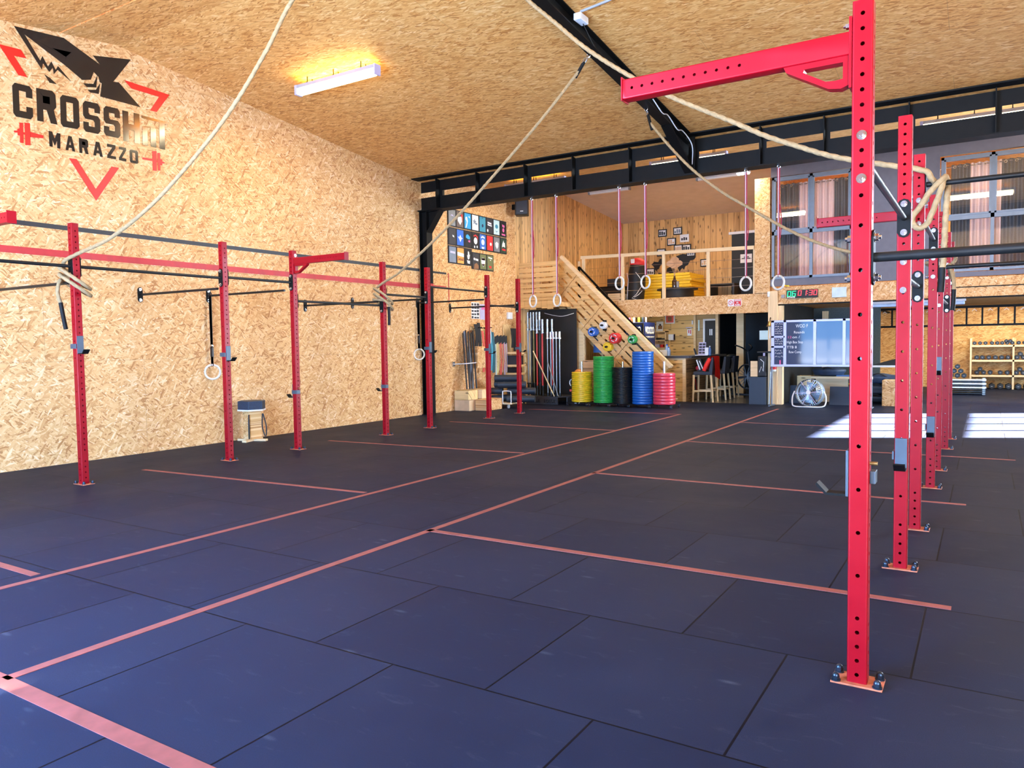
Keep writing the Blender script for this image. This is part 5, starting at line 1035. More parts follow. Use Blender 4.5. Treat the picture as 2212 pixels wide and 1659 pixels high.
# shelf with belts
t = thing('wall_shelf', 'pine shelf between the skipping ropes and the barbells', 'shelf', (-9.3, 14.95, .65))
for z in (1.16, .865, .675): MB().box(-9.50, -9.05, 14.80, 15.10, z, z + .045).build('shelf_board', 'pine', t)
MB().box(-9.50, -9.47, 14.78, 15.12, .0, 1.84).build('upright_board', 'pine', t)
for y in (14.80, 15.06): MB().box(-9.09, -9.05, y, y + .03, 0, 1.20).build('upright_board', 'pine', t)
o = MB().box(-9.44, -9.12, 14.84, 15.06, .912, 1.12).build('black_bin', 'c_charcoal', bevel=.01, loc=(-9.28, 14.95, .912), cat='bin'); o['label'] = 'dark fabric bin on the pine wall shelf'
o = MB().box(-9.42, -9.14, 14.86, 15.04, .722, .84).build('black_case', 'c_black', bevel=.01, loc=(-9.28, 14.95, .722), cat='case'); o['label'] = 'black case on the lowest board of the pine shelf'
for k, (y, z0) in enumerate(((14.84, 1.30), (14.93, 1.22), (15.02, 1.27))):
    strip([(-9.30, y, 1.75), (-9.27, y, 1.5), (-9.28, y, z0)], 'c_black', 'lifting_belt', 'black lifting belt hanging above the pine shelf, %s from the ropes' % ordinal(k + 1), .085, 'belt', 'black belts above the pine shelf')
# bag, boxes and hanging clothes at the stairs
t = thing('sports_bag', 'black sports bag with white loops and a red stripe behind the yellow plates', 'bag', (-8.05, 15.75, 0))
MB().ball((-8.05, 15.75, .33), .22, 20, 12, .75).build('bag_body', 'c_black', t, smooth=60); MB().torus((-8.10, 15.56, .46), (.3, 1, .2), .09, .012, 20, 8).build('strap_loop', 'plastic_white', t, smooth=40); MB().box(-8.16, -8.02, 15.525, 15.54, .27, .32).build('stripe', 'c_coral', t)
o = MB().box(-8.12, -7.94, 15.45, 15.62, 0, .155).build('shoe_box', 'plastic_white', loc=(-8.03, 15.53, 0), cat='box', bevel=.004); o['label'] = 'small white box on the floor beside the yellow plate cart'
o = MB().ball((-8.12, 15.93, .66), .12, 18, 12).build('orange_ball', 'c_orange', smooth=60, loc=(-8.12, 15.93, .66), cat='ball'); o['label'] = 'orange ball peeking out behind the yellow plates'; o.location.z += 0
t = thing('plank_crate', 'brown plank crate under the stairs between the yellow and green stacks', 'crate', (-7.6, 16.05, 0))
MB().box(-8.02, -7.20, 15.92, 15.95, 0.0, .98).build('front_boards', 'dark_board', t); MB().box(-8.02, -7.2, 15.95, 16.10, .95, .98).build('lid', 'dark_board', t)
def jacket(x, y, zt, mat, lab, wd=.16, ln=.42):
    t = thing('hanging_jacket', lab, 'jacket', (x, y, zt), 'clothes hanging under the stairs')
    rings = []
    for z, a, b in ((zt, .04, .02), (zt - .05, wd * .8, .05), (zt - .2, wd, .06), (zt - ln, wd * 1.15, .07)):
        rings.append([(x + a * math.cos(2 * PI * k / 16) * (1 + .08 * math.sin(5 * k)), y + b * math.sin(2 * PI * k / 16), z) for k in range(16)])
    MB().loft(rings).build('cloth', mat, t, smooth=60)
    MB().tube(smooth_path([(x - wd * .8, y - .08, zt - .06), (x, y - .08, zt + .01), (x + wd * .8, y - .08, zt - .06)], .04), .007, 6).build('hanger', 'plastic_white', t)
jacket(-8.0, 16.72, 1.60, 'c_denim', 'blue jacket hanging under the stairs beside the side boards', .10, .45); jacket(-7.72, 16.74, 1.52, 'c_maroon', 'maroon jacket on a white hanger under the stairs', .12, .50)
o = MB().box(-7.62, -7.52, 16.55, 16.65, .985 - .985, 1.60).build('cloth_post', 'pine', loc=(-7.57, 16.6, 0), cat='post'); o['label'] = 'pine stud under the stairs beside the maroon jacket'
# ------------------------------------------------------------------ bar under the loft
t = thing('bar_counter', 'wooden bar counter with dark worktop in front of the fridge', 'bar counter', (-6.2, 17.8, 0))
MB().box(-7.4, -5.90, F + .045, F + .075, 0, 1.0).build('front_boards', 'planks_bar', t)
MB().box(-5.885, -5.86, F + .08, 19.0, 0, 1.0).build('side_boards', 'dark_side', t) if 'dark_side' in MATS else (wood('dark_side', (1, 2), (.34, .20, .09), (.10, .05, .02), .17, length=.9, contrast=1.6), MB().box(-5.885, -5.86, F + .08, 19.0, 0, 1.0).build('side_boards', 'dark_side', t))
MB().box(-5.93, -5.855, F + .03, F + .075, 0, 1.0).box(-7.4, -5.93, F + .03, F + .05, .965, 1.0).box(-5.90, -5.85, 18.96, 19.01, 0, 1.0).box(-5.86, -5.85, F + .08, 18.96, .97, 1.0).build('pale_trim', 'pine_pale', t)
MB().prism([(-7.4, F - .005, 1.005), (-5.78, F - .005, 1.005), (-5.72, F + .05, 1.005), (-5.62, 19.3, 1.005), (-6.1, 19.3, 1.005), (-6.3, 17.5, 1.005), (-7.4, 17.5, 1.005)], (0, 0, .05)).build('worktop', 'c_slate3', t, bevel=.004) if 'c_slate3' in MATS else (plain('c_slate3', (.05, .055, .07), .3), MB().prism([(-7.4, F - .005, 1.005), (-5.78, F - .005, 1.005), (-5.72, F + .05, 1.005), (-5.62, 19.3, 1.005), (-6.1, 19.3, 1.005), (-6.3, 17.5, 1.005), (-7.4, 17.5, 1.005)], (0, 0, .05)).build('worktop', 'c_slate3', t, bevel=.004))
# fridge
FX0, FX1, FY0, FY1 = -8.10, -7.52, 18.5, 19.25
t = thing('drinks_fridge', 'tall dark blue drinks fridge with white lettering behind the stairs', 'fridge', (-7.8, 18.9, 0))
MB().box(FX0, FX1, FY0, FY1, 0, 1.905).build('cabinet', 'c_navy2', t, bevel=.008) if 'c_navy2' in MATS else (plain('c_navy2', (.006, .018, .13), .4), MB().box(FX0, FX1, FY0, FY1, 0, 1.905).build('cabinet', 'c_navy2', t, bevel=.008))
dr_ = MB().box(FX0 + .01, FX1 - .01, FY0 - .03, FY0 - .002, .25, 1.88).build('door', 'c_black', t)
MB().box(FX0 + .05, FX1 - .05, FY0 - .036, FY0 - .03, 1.50, 1.84).build('header_panel', 'c_navy2', dr_); MB().box(FX0 + .05, FX1 - .05, FY0 - .036, FY0 - .03, .35, 1.48).build('door_glass', plain('fridge_glass', (.22, .28, .30), .12, 0, .4, scale=5), dr_)
MB().box(FX1 - .025, FX1 - .005, FY0 - .05, FY0 - .03, .3, 1.88).build('handle', 'chrome', dr_)
lettering('front_lettering', 'NOCCO', .22, (FX0 + .08, FY0 - .037, 1.63), (1, 0, 0), (0, 0, 1), .003, 'plastic_white', t, (0, -1, 0), width=.42, bold=.012)
lettering('front_lettering', 'NO CARBS COMPANY', .05, (FX0 + .08, FY0 - .037, 1.55), (1, 0, 0), (0, 0, 1), .003, 'plastic_white', t, (0, -1, 0), width=.42, bold=.002)
lettering('side_lettering', 'NOCCO', .26, (FX1 + .001, FY0 + .06, 1.60), (0, 1, 0), (0, 0, 1), .003, 'plastic_white', t, (1, 0, 0), width=.62, bold=.012)
lettering('side_lettering', 'NO CARBS COMPANY', .06, (FX1 + .001, FY0 + .06, 1.50), (0, 1, 0), (0, 0, 1), .003, 'plastic_white', t, (1, 0, 0), width=.62, bold=.002)
def bottle(x, y, z, h, r, mat, cap, name, label, group):
    t = thing(name, label, 'bottle' if name != 'drink_can' else 'can', (x, y, z), group)
    if name == 'drink_can': MB().lathe([(r * .85, 0), (r, .01), (r, h - .015), (r * .82, h)], (x, y, z), n=16).build('can_body', mat, t, smooth=40)
    else: MB().lathe([(r * .9, 0), (r, .01), (r, h * .62), (r * .5, h * .82), (r * .4, h * .9)], (x, y, z), n=16).build('bottle_body', mat, t, smooth=40)
    MB().cyl((x, y, z + h * (.9 if name != 'drink_can' else 1)), (x, y, z + h * (1.0 if name != 'drink_can' else 1.01)), r * (.5 if name != 'drink_can' else .8), 12).build('cap', cap, t, smooth=40)
for x, m_, s in ((-7.985, 'c_pink', 'pink'), (-7.915, 'c_brown', 'dark rose'), (-7.855, 'c_ivory', 'cream'), (-7.72, 'c_yellow', 'yellow')):
    bottle(x, 18.62, 1.906, .19, .030, m_, 'plastic_white', 'juice_bottle', s + ' bottle with a white cap on top of the drinks fridge', 'bottles on the fridge')
for x, m_, s in ((-7.63, 'c_green', 'green'), (-7.585, 'c_navy', 'dark blue'), (-7.54, 'c_lilac', 'pale lilac')):
    bottle(x, 18.66 if m_ != 'c_navy' else 18.56, 1.906, .16, .022, m_, 'chrome', 'drink_can', s + ' slim can on top of the drinks fridge', 'cans on the fridge')
o = MB().box(-8.09, -8.03, 18.55, 18.65, 1.906, 2.06).build('yellow_box', 'c_yellow', loc=(-8.06, 18.6, 1.906), cat='box'); o['label'] = 'yellow box on top of the drinks fridge beside the stairs'
# shelf unit, picture, posters on the plank wall
BY = 20.62
t = thing('wall_cubby', 'small pine shelf unit on the plank wall behind the bar', 'shelf', (-7.82, BY, 1.2))
x0, x1 = -7.985, -7.645
MB().box(x0, x1, BY - .25, BY - .002, 1.66, 1.69).box(x0, x1, BY - .25, BY - .002, 1.415, 1.445).box(x0, x1, BY - .25, BY - .002, 1.20, 1.23).box(x0, x0 + .025, BY - .25, BY - .002, .9, 1.69).box(x1 - .025, x1, BY - .25, BY - .002, .9, 1.69).build('frame', 'pine_pale', t); MB().box(x0 + .025, x1 - .025, BY - .02, BY - .004, .9, 1.66).build('back_panel', 'pine', t); MB().box(x0 + .025, x1 - .025, BY - .24, BY - .22, .95, 1.20).build('drawer', 'pine_pale', t)
for xx_, w_, z, h, mt, lab in ((-7.88, .12, 1.446, .06, 'c_black', 'black gadget on the upper board of the small shelf'), (-7.74, .1, 1.446, .045, 'c_charcoal', 'dark gadget beside the black one on the small shelf'), (-7.90, .11, 1.231, .09, 'c_lilac', 'pale box on the lower board of the small shelf'), (-7.78, .08, 1.231, .08, 'c_red', 'red box on the lower board of the small shelf')):
    o = MB().box(xx_ - w_ / 2, xx_ + w_ / 2, BY - .22, BY - .08, z, z + h).build('small_box', mt, bevel=.004, loc=(xx_, BY - .15, z), cat='box', group='things in the small shelf'); o['label'] = lab
t = thing('picture_frame', 'white framed orange picture on the plank wall behind the bar', 'picture', (-7.6, BY, 2.04))
MB().box(-7.745, -7.455, BY - .03, BY - .002, 1.90, 2.165).build('frame', 'plastic_white', t); MB().box(-7.71, -7.49, BY - .034, BY - .03, 1.93, 2.14).build('picture', 'c_coral', t); MB().box(-7.655, -7.545, BY - .037, BY - .034, 1.965, 2.09).build('motif', 'c_brown', t)
t = thing('leaning_poster', 'white poster with a dark figure standing on the small shelf', 'poster', (-7.88, BY - .12, 1.69))
Mr = Matrix.Rotation(R(-8), 3, 'X')
MB().cbox((-7.87, BY - .12, 1.828), (.20, .012, .27), Mr).build('sheet', 'plastic_white', t); MB().cbox((-7.85, BY - .132, 1.80), (.12, .004, .10), Mr).build('figure', 'c_brown', t); MB().ball((-7.85, BY - .135, 1.87), .028, 10, 6).build('figure', 'c_charcoal', t)
t = thing('paper_dispenser', 'white paper dispenser on the plank wall beside the small shelf', 'dispenser', (-7.53, BY, 1.5)); MB().box(-7.61, -7.45, BY - .14, BY - .002, 1.43, 1.60).build('housing', 'plastic_white', t, bevel=.01); MB().box(-7.47, -7.45, BY - .145, BY - .02, 1.44, 1.59).build('side_cover', 'c_lilac', t)
t = thing('fire_sign', 'white and red fire extinguisher sign on the plank wall', 'sign', (-7.02, BY, 1.66)); MB().box(-7.10, -6.98, BY - .006, BY - .002, 1.55, 1.73).build('sheet', 'plastic_white', t); MB().box(-7.07, -7.045, BY - .009, BY - .006, 1.62, 1.71).build('symbol', 'c_red', t); MB().box(-7.02, -6.995, BY - .009, BY - .006, 1.60, 1.71).build('symbol', 'c_red', t)
o = MB().box(-7.12, -6.95, BY - .07, BY - .002, 1.76, 1.785).build('small_shelf_board', 'c_lilac', loc=(-7.03, BY, 1.77), cat='shelf'); o['label'] = 'narrow pale shelf above the red fire sign'
o = MB().box(-6.965, -6.925, BY - .05, BY - .002, 1.86, 1.97).build('wall_sensor', 'plastic_white', bevel=.006, loc=(-6.945, BY, 1.9), cat='sensor'); o['label'] = 'small white sensor beside the wooden corner trim behind the bar'
o = MB().box(-6.80, -6.76, 20.64, 20.655, 1.68, 1.98).build('height_strip', 'c_mint', loc=(-6.78, 20.65, 1.68), cat='sign'); o['label'] = 'narrow upright strip sign on the grey boards next to the black door'
# things on the counter
t = thing('sticker_board', 'white laptop-like board with round stickers on the counter', 'board', (-6.62, 17.0, 1.055))
Mr = Matrix.Rotation(R(-12), 3, 'X')
MB().cbox((-6.63, 17.02, 1.125), (.55, .012, .14), Mr).build('lid', 'plastic_white', t)
for x, mt, r in ((-6.80, 'c_lilac', .035), (-6.585, 'c_brown', .03), (-6.50, 'c_tan', .035)): MB().cyl((x, 17.008 - .0, 1.115), (x, 17.002, 1.114), r, 16).build('sticker', mt, t)
ap = MB().cyl((-6.70, 17.008, 1.10), (-6.70, 17.001, 1.099), .026, 14); ap.cyl((-6.69, 17.007, 1.132), (-6.69, 17.001, 1.131), .009, 8); ap.build('fruit_mark', 'c_navy', t)
wt = plain('water_blue', (.40, .55, .78), .15, 0, .25, scale=14)
for x, y, h, r, s in ((-6.395, 17.12, .27, .045, 'tallest'), (-6.33, 17.06, .21, .045, 'middle'), (-6.46, 17.06, .13, .04, 'smallest')): bottle(x, y, 1.056, h, r, wt, 'c_blue', 'water_bottle', s + ' clear blue water bottle on the bar counter', 'water bottles on the counter')
t = thing('flyer_stand', 'stand with black and white flyers on the bar counter', 'stand', (-5.60, 17.3, 1.056))
MB().box(-5.76, -5.46, 17.25, 17.45, 1.056, 1.07).build('base', 'plastic_white', t); MB().cbox((-5.62, 17.36, 1.22), (.17, .012, .29), Matrix.Rotation(R(-10), 3, 'X')).build('back_panel', 'c_lilac', t)
m = MB()
for i in range(2):
    for j in range(4): m.cbox((-5.66 + .08 * i, 17.335 + .012 * j, 1.12 + .065 * j), (.068, .004, .045), Matrix.Rotation(R(-10), 3, 'X'))
m.build('flyers', 'c_charcoal', t); MB().cbox((-5.50, 17.33, 1.15), (.08, .06, .18)).build('white_sheets', 'plastic_white', t); MB().cbox((-5.77, 17.3, 1.14), (.035, .02, .17), Matrix.Rotation(R(-18), 3, 'Y')).build('dark_flyer', 'c_black', t)
bottle(-5.44, 17.36, 1.056, .22, .036, 'c_denim', 'plastic_white', 'shaker_bottle', 'dark blue shaker bottle with a white lid at the counter end', 'shaker')
# bar stools
def make_stool():
    t = thing('bar_stool', '', 'bar stool')
    MB().box(-.20, .20, -.20, .20, .62, .70).build('seat', 'stool_cloth', t, bevel=.02, segs=3)
    bm = MB().prism([(.20, -.19, .62), (.155, -.19, .70), (.215, -.19, 1.02), (.265, -.19, 1.02), (.235, -.19, .62)], (0, .38, 0)); bm.build('backrest', 'stool_cloth', t, bevel=.012, segs=2)
    for sx in (-1, 1):
        for sy in (-1, 1): MB().cyl((sx * (.195 if sx < 0 else .20) - .0, sy * .17, .62), (sx * (.21 if sx < 0 else .255), sy * .185, .002), .027, 4, .020).build('leg', 'pine_up', t)
    [MB().box(*q).build('stretcher', 'pine_pale', t) for q in ((-.20, -.18, -.17, .17, .20, .235), (.22, .24, -.175, .175, .26, .295), (-.19, .22, -.185, -.165, .24, .27), (-.19, .22, .165, .185, .24, .27))]
    return t
plain('stool_cloth', (.030, .036, .05), .75, 0, .1, scale=40)
s0 = make_stool(); s0.location = (-5.47, 17.05, 0); s0['label'] = 'dark grey bar stool with a red shirt over its back and flags on the seat'; s0['group'] = 'stools at the bar counter'
dup(s0, (-5.40, 17.80, 0), 'dark grey bar stool, second along the counter side'); dup(s0, (-5.42, 18.60, 0), 'dark grey bar stool, last one along the counter side')
# red shirt over the stool back
t = thing('red_shirt', 'bright red shirt hanging over the back of the first bar stool', 'shirt', (-5.24, 17.05, .9))
prof = [(.30, .60), (.305, .75), (.29, .92), (.275, 1.03), (.24, 1.045), (.195, 1.03), (.16, .90), (.145, .78)]
rings = []
for i, (dx, z) in enumerate(prof):
    w_ = .20 + .015 * (i in (0, 1)); row = []
    for k in range(13):
        f = k / 12; row.append(Vector((-5.47 + dx + .012 * math.sin(k * 1.9 + i), 17.05 - w_ + 2 * w_ * f, z - (.10 * f if i == 0 else 0) + .008 * math.sin(k * 2.3))))
    rings.append(row)
m = MB(); vv = [[m.bm.verts.new(p) for p in r] for r in rings]
for a, b in zip(vv, vv[1:]):
    for k in range(12): m.bm.faces.new((a[k], a[k + 1], b[k + 1], b[k]))
bmesh.ops.solidify(m.bm, geom=m.bm.faces[:], thickness=.006); m.build('body', plain('shirt_red', (.75, .02, .012), .75), t, smooth=60)
MB().tube(smooth_path([(-5.28, 16.84, .99), (-5.34, 16.80, .86), (-5.40, 16.80, .72)], .04), [.055] * 40 if False else .045, 10).build('sleeve', 'shirt_red', t, smooth=60)
t = thing('boxing_gloves', 'black and white sports shoes with red gloves heaped on the first bar stool', 'gloves', (-5.50, 17.02, .70))
MB().cbox((-5.52, 16.98, .86), (.10, .16, .26), Matrix.Rotation(R(-20), 3, 'Y')).build('dark_flap', 'c_black', t, bevel=.02); MB().cbox((-5.42, 17.02, .90), (.05, .14, .22), Matrix.Rotation(R(25), 3, 'Y')).build('dark_flap', 'c_black', t, bevel=.02)
MB().cbox((-5.565, 16.955, .85), (.025, .12, .24), Matrix.Rotation(R(-20), 3, 'Y')).cbox((-5.50, 16.90, .85), (.018, .01, .2), Matrix.Rotation(R(-24), 3, 'Y')).build('white_edge', 'plastic_white', t); MB().ball((-5.38, 16.97, .80), .07, 12, 8).ball((-5.60, 17.0, .77), .06, 12, 8).build('red_pad', 'c_maroon2', t, smooth=60) if 'c_maroon2' in MATS else (plain('c_maroon2', (.30, .015, .03), .5), MB().ball((-5.38, 16.97, .80), .07, 12, 8).ball((-5.60, 17.0, .77), .06, 12, 8).build('red_pad', 'c_maroon2', t, smooth=60))
MB().box(-5.60, -5.40, 16.93, 17.10, .702, .74).build('striped_sole', 'c_charcoal', t, bevel=.01)
t = thing('banner', 'dark banner with white letters and red stripe hanging at the counter side', 'banner', (-5.85, 17.6, .4)); MB().prism([(-5.855, 17.35, .62), (-5.855, 17.85, .62), (-5.855, 17.85, .50), (-5.855, 17.70, .14), (-5.855, 17.62, .14), (-5.855, 17.35, .50)], (.005, 0, 0)).build('cloth', 'c_charcoal', t); MB().box(-5.85, -5.846, 17.4, 17.8, .54, .60).build('white_letters', 'plastic_white', t); MB().prism([(-5.85, 17.5, .5), (-5.85, 17.58, .5), (-5.85, 17.68, .18), (-5.85, 17.65, .18)], (.003, 0, 0)).build('red_stripe', 'c_red', t)
# no-entry sign on the loft edge
t = thing('forbidden_sign', 'white and red no smoking sign on the loft edge board', 'sign', (-4.72, F, 2.22)); MB().box(-4.875, -4.575, F - .006, F - .001, 2.15, 2.305).build('plate', 'plastic_white', t)
MB().box(-4.735, -4.585, F - .009, F - .006, 2.16, 2.295).build('red_field', 'c_red', t); MB().torus((-4.805, F - .008, 2.228), (0, 1, 0), .048, .006, 24, 6).bar((-4.835, F - .008, 2.262), (-4.775, F - .008, 2.194), .008, .004, up=(0, 1, 0)).build('ring_symbol', 'c_red', t)
lettering('sign_lettering', 'DEFENSE', .04, (-4.725, F - .010, 2.258), (1, 0, 0), (0, 0, 1), .001, 'plastic_white', t, (0, -1, 0), width=.13, bold=.002); lettering('sign_lettering', 'DE', .04, (-4.685, F - .010, 2.212), (1, 0, 0), (0, 0, 1), .001, 'plastic_white', t, (0, -1, 0), width=.045, bold=.002); lettering('sign_lettering', 'FUMER', .04, (-4.715, F - .010, 2.168), (1, 0, 0), (0, 0, 1), .001, 'plastic_white', t, (0, -1, 0), width=.11, bold=.002)
# wooden post: sensor, bell, hanger, spray, clipboard, dark boxes
o = MB().box(-4.10, -4.05, F - .10, F - .065, 2.32, 2.43).build('motion_sensor', 'plastic_white', bevel=.012, loc=(-4.08, F - .08, 2.32), cat='sensor'); o['label'] = 'white motion sensor near the top of the wooden post'; o.location.x += .10
PX = -3.895; PYF = F - .062
t = thing('brass_bell', 'small brass bell with a white pull cord on the wooden post', 'bell', (-3.93, PYF - .07, 1.7))
MB().lathe([(.075, 0), (.078, .008), (.058, .04), (.048, .09), (.030, .115), (.008, .122)], (-3.93, PYF - .075, 1.68), n=24).build('bell_cup', plain('brass', (.55, .42, .20), .28, .9), t, smooth=40); MB().tube(smooth_path([(-3.93, PYF, 1.86), (-3.93, PYF - .05, 1.87), (-3.93, PYF - .075, 1.84), (-3.93, PYF - .075, 1.80)], .02), .008, 8).build('bracket', 'steel_black', t); MB().cyl((-3.93, PYF - .075, 1.69), (-3.935, PYF - .075, 1.42), .009, 8).build('pull_cord', 'plastic_white', t)
t = thing('wall_hanger', 'black clamp bar screwed across the wooden post with two clips', 'hanger', (-3.98, PYF, 1.13)); MB().box(-4.20, -3.80, PYF - .10, PYF - .002, 1.115, 1.15).build('bar', 'c_black', t, bevel=.01)
for x in (-4.05, -3.90): MB().box(x - .02, x + .02, PYF - .09, PYF - .07, 1.03, 1.115).build('clip', 'c_lilac', t)
t = thing('spray_bottle', 'white spray bottle with a red label hanging on the wooden post', 'spray bottle', (-3.84, PYF - .06, .72)); MB().lathe([(.055, 0), (.06, .01), (.06, .10), (.035, .17), (.016, .20)], (-3.86, PYF - .065, .72), n=18).build('bottle_body', 'plastic_white', t, smooth=40); MB().lathe([(.0605, .04), (.0605, .10)], (-3.86, PYF - .065, .72), n=18, cap=False).build('label_band', 'c_red', t, smooth=40); MB().box(-3.91, -3.84, PYF - .08, PYF - .05, .92, .96).build('trigger', 'plastic_white', t)
o = MB().box(-4.19, -4.00, F + .02, F + .03, 1.40, 1.60).build('clipboard', 'c_mint', loc=(-4.1, F + .02, 1.4), cat='clipboard'); o['label'] = 'pale clipboard hanging beside the wooden post'; o.location.y -= .0
o = MB().box(-4.34, -4.19, F - .14, F - .01, .605, .94).build('pale_board', 'pine_pale', loc=(-4.27, F - .1, .605), cat='board'); o['label'] = 'pale upright board on the dark box beside the wooden post'
t = thing('tool_sleeve', 'black sleeve with white script beside the wooden post', 'sleeve', (-4.11, F - .14, .62)); MB().box(-4.18, -4.005, F - .18, F - .07, .605, 1.05).build('sleeve_body', 'c_black', t, bevel=.02); MB().tube([(-4.14, F - .183, .70), (-4.10, F - .183, .82), (-4.06, F - .183, .72), (-4.05, F - .183, .92), (-4.12, F - .183, .98)], .006, 5).build('script', 'plastic_white', t)
o = MB().box(-4.36, -4.005, F - .20, F - .01, 0, .60).build('dark_box', plain('box_navy', (.010, .018, .035), .5), bevel=.006, loc=(-4.18, F - .1, 0), cat='box'); o['label'] = 'tall dark box standing beside the wooden post'
# exercise bike in the dark room
t = thing('fan_bike', 'fan bike standing in the dark doorway behind the wooden column', 'exercise bike', (-5.2, 18.9, 0))
bx = -4.95
MB().torus((bx - .05, 18.9, .50), (.5, 1, 0), .30, .018, 36, 8).torus((bx - .05, 18.95, .50), (.5, 1, 0), .30, .012, 36, 8).build('fan_cage', 'c_charcoal', t, smooth=40)
m = MB()
for k in range(20): a = 2 * PI * k / 20; m.bar((bx - .05, 18.9, .50), (bx - .05 + .29 * math.cos(a) * .89, 18.9 - .29 * math.cos(a) * .45, .50 + .29 * math.sin(a)), .012, .01)
m.build('fan_blades', 'c_grey', t); m = MB().tube([(bx - .55, 18.9, .06), (bx + .30, 18.7, .06)], .025, 10); m.tube([(bx - .40, 18.9, .06), (bx - .38, 18.9, .80), (bx - .42, 18.9, .98)], .024, 10); m.tube([(bx - .05, 18.9, .5), (bx - .38, 18.9, .45)], .024, 10); m.tube([(bx + .12, 18.85, .10), (bx - .02, 18.87, 1.15)], .022, 10); m.build('frame', 'c_charcoal', t, smooth=40)
MB().tube(smooth_path([(bx - .02, 18.87, 1.12), (bx - .12, 18.7, 1.22), (bx - .25, 18.6, 1.28)], .05), .018, 8).tube(smooth_path([(bx - .02, 18.87, 1.12), (bx + .05, 19.0, 1.22), (bx - .05, 19.1, 1.30)], .05), .018, 8).build('handles', 'c_black', t, smooth=40); MB().ball((bx - .43, 18.9, 1.01), .12, 16, 8, .4).build('saddle', 'c_black', t, smooth=60)
for s in (-1, 1): MB().cyl((bx - .55 if s < 0 else bx + .30, 18.9 - .25 if s < 0 else 18.7 - .22, .03), (bx - .55 if s < 0 else bx + .30, 18.9 + .25 if s < 0 else 18.7 + .22, .03), .028, 10).build('foot_bar', 'c_charcoal', t, smooth=40)
light('bar_lamp_light', 'AREA', (-7.2, 18.6, 2.1), (0, .15, -1), 42, (1, .84, .60), 1.6, .5)
# ------------------------------------------------------------------ side room and its front
# clock, panel
t = thing('interval_clock', 'black digital timer with green and red digits on the strand board lintel', 'clock', (-3.3, F, 2.35))
cx0, cx1, cz0, cz1 = -3.615, -2.99, 2.268, 2.44
MB().box(cx0, cx1, F - .05, F - .001, cz0, cz1).build('housing', 'c_black', t, bevel=.004)
glow('led_green', (.0, .9, .28), 1.1); glow('led_red', (1.0, .03, .03), 1.3)
SEG = {'0': 'abcdef', '1': 'bc', '3': 'abcdg', '6': 'acdefg'}
def digit(m, ch, x, z, wd, h, y):
    s = .0145; sk = .012
    L = {'a': (x, z + h - s, x + wd, z + h), 'g': (x, z + h / 2 - s / 2, x + wd, z + h / 2 + s / 2), 'd': (x, z, x + wd, z + s), 'f': (x, z + h / 2, x + s, z + h), 'b': (x + wd - s, z + h / 2, x + wd, z + h), 'e': (x, z, x + s, z + h / 2), 'c': (x + wd - s, z, x + wd, z + h / 2)}
    for q in SEG[ch]:
        a, b, c, d = L[q]; f = lambda zz: sk * (zz - z) / h
        m.prism([(a + f(b), y, b + .002), (c + f(b), y, b + .002), (c + f(d), y, d - .002), (a + f(d), y, d - .002)], (0, -.003, 0))
m = MB(); digit(m, '0', -3.60, 2.305, .075, .115, F - .0505); digit(m, '6', -3.505, 2.305, .075, .115, F - .0505); m.build('green_digits', 'led_green', t)
m = MB(); digit(m, '0', -3.385, 2.315, .07, .11, F - .0505); digit(m, '1', -3.285, 2.315, .07, .11, F - .0505); digit(m, '3', -3.165, 2.315, .07, .11, F - .0505); digit(m, '0', -3.075, 2.315, .07, .11, F - .0505)
for z in (2.345, 2.395): m.box(-3.195, -3.182, F - .0535, F - .0505, z, z + .014)
m.build('red_digits', 'led_red', t); lettering('maker_lettering', 'ROGUE', .035, (-3.60, F - .051, 2.276), (1, 0, 0), (0, 0, 1), .002, 'plastic_white', t, (0, -1, 0), width=.16, bold=.002)
o = MB().box(-2.715, -2.44, F - .035, F - .001, 2.25, 2.455).build('switch_panel', 'c_sky', bevel=.004, loc=(-2.58, F, 2.25), cat='panel') if 'c_sky' in MATS else (plain('c_sky', (.52, .60, .70), .35), MB().box(-2.715, -2.44, F - .035, F - .001, 2.25, 2.455).build('switch_panel', 'c_sky', bevel=.004, loc=(-2.58, F, 2.25), cat='panel'))[1]
o['label'] = 'pale blue grey panel on the lintel beside the timer'
o = MB().box(-3.725, -3.655, F - .035, F - .001, 2.285, 2.355).build('wall_socket', 'c_grey', bevel=.004, loc=(-3.69, F, 2.285), cat='socket'); o['label'] = 'small grey socket with a cable beside the timer'
for k, (x, z) in enumerate(((-3.66, 2.545), (-3.60, 2.535))):
    o = MB().cyl((x, F - .02, z - .013), (x, F - .02, z + .012), .035, 14).build('yellow_ball', 'c_yellow', smooth=60, loc=(x, F - .02, z - .013), cat='ball', group='yellow balls on the lintel'); o['label'] = 'small yellow disc on the lintel edge, the one closer to the %s' % ('pillar' if k == 0 else 'timer')
# lettered glass board on legs
t = thing('training_board', 'wide dark writing board in a pale lilac frame on legs', 'writing board', (-2.9, 16.5, 0))
bx0, bx1, bz0, bz1 = -3.85, -1.90, .83, 1.80; BY2 = 16.5
fm = plain('frame_lilac', (.45, .44, .66), .35, .1, .05)
t_ = NT('board_glass'); t_.set(Base__Color=(.055, .075, .135, 1), Roughness=.05, Specular__IOR__Level=.13)
MB().box(bx0 + .02, bx1 - .02, BY2, BY2 + .02, bz0 + .02, bz1 - .02).build('glass', 'board_glass', t)
m = MB().box(bx0, bx1, BY2 - .02, BY2 + .03, bz1 - .045, bz1).box(bx0, bx1, BY2 - .04, BY2 + .03, bz0, bz0 + .045)
for x in (bx0 + .03, -3.575, -2.985, -2.425, bx1 - .03): m.box(x - .03, x + .03, BY2 - .02, BY2 + .03, bz0, bz1)
for z in (1.455, 1.245): m.box(bx0, -3.575, BY2 - .02, BY2 + .03, z - .02, z + .02)
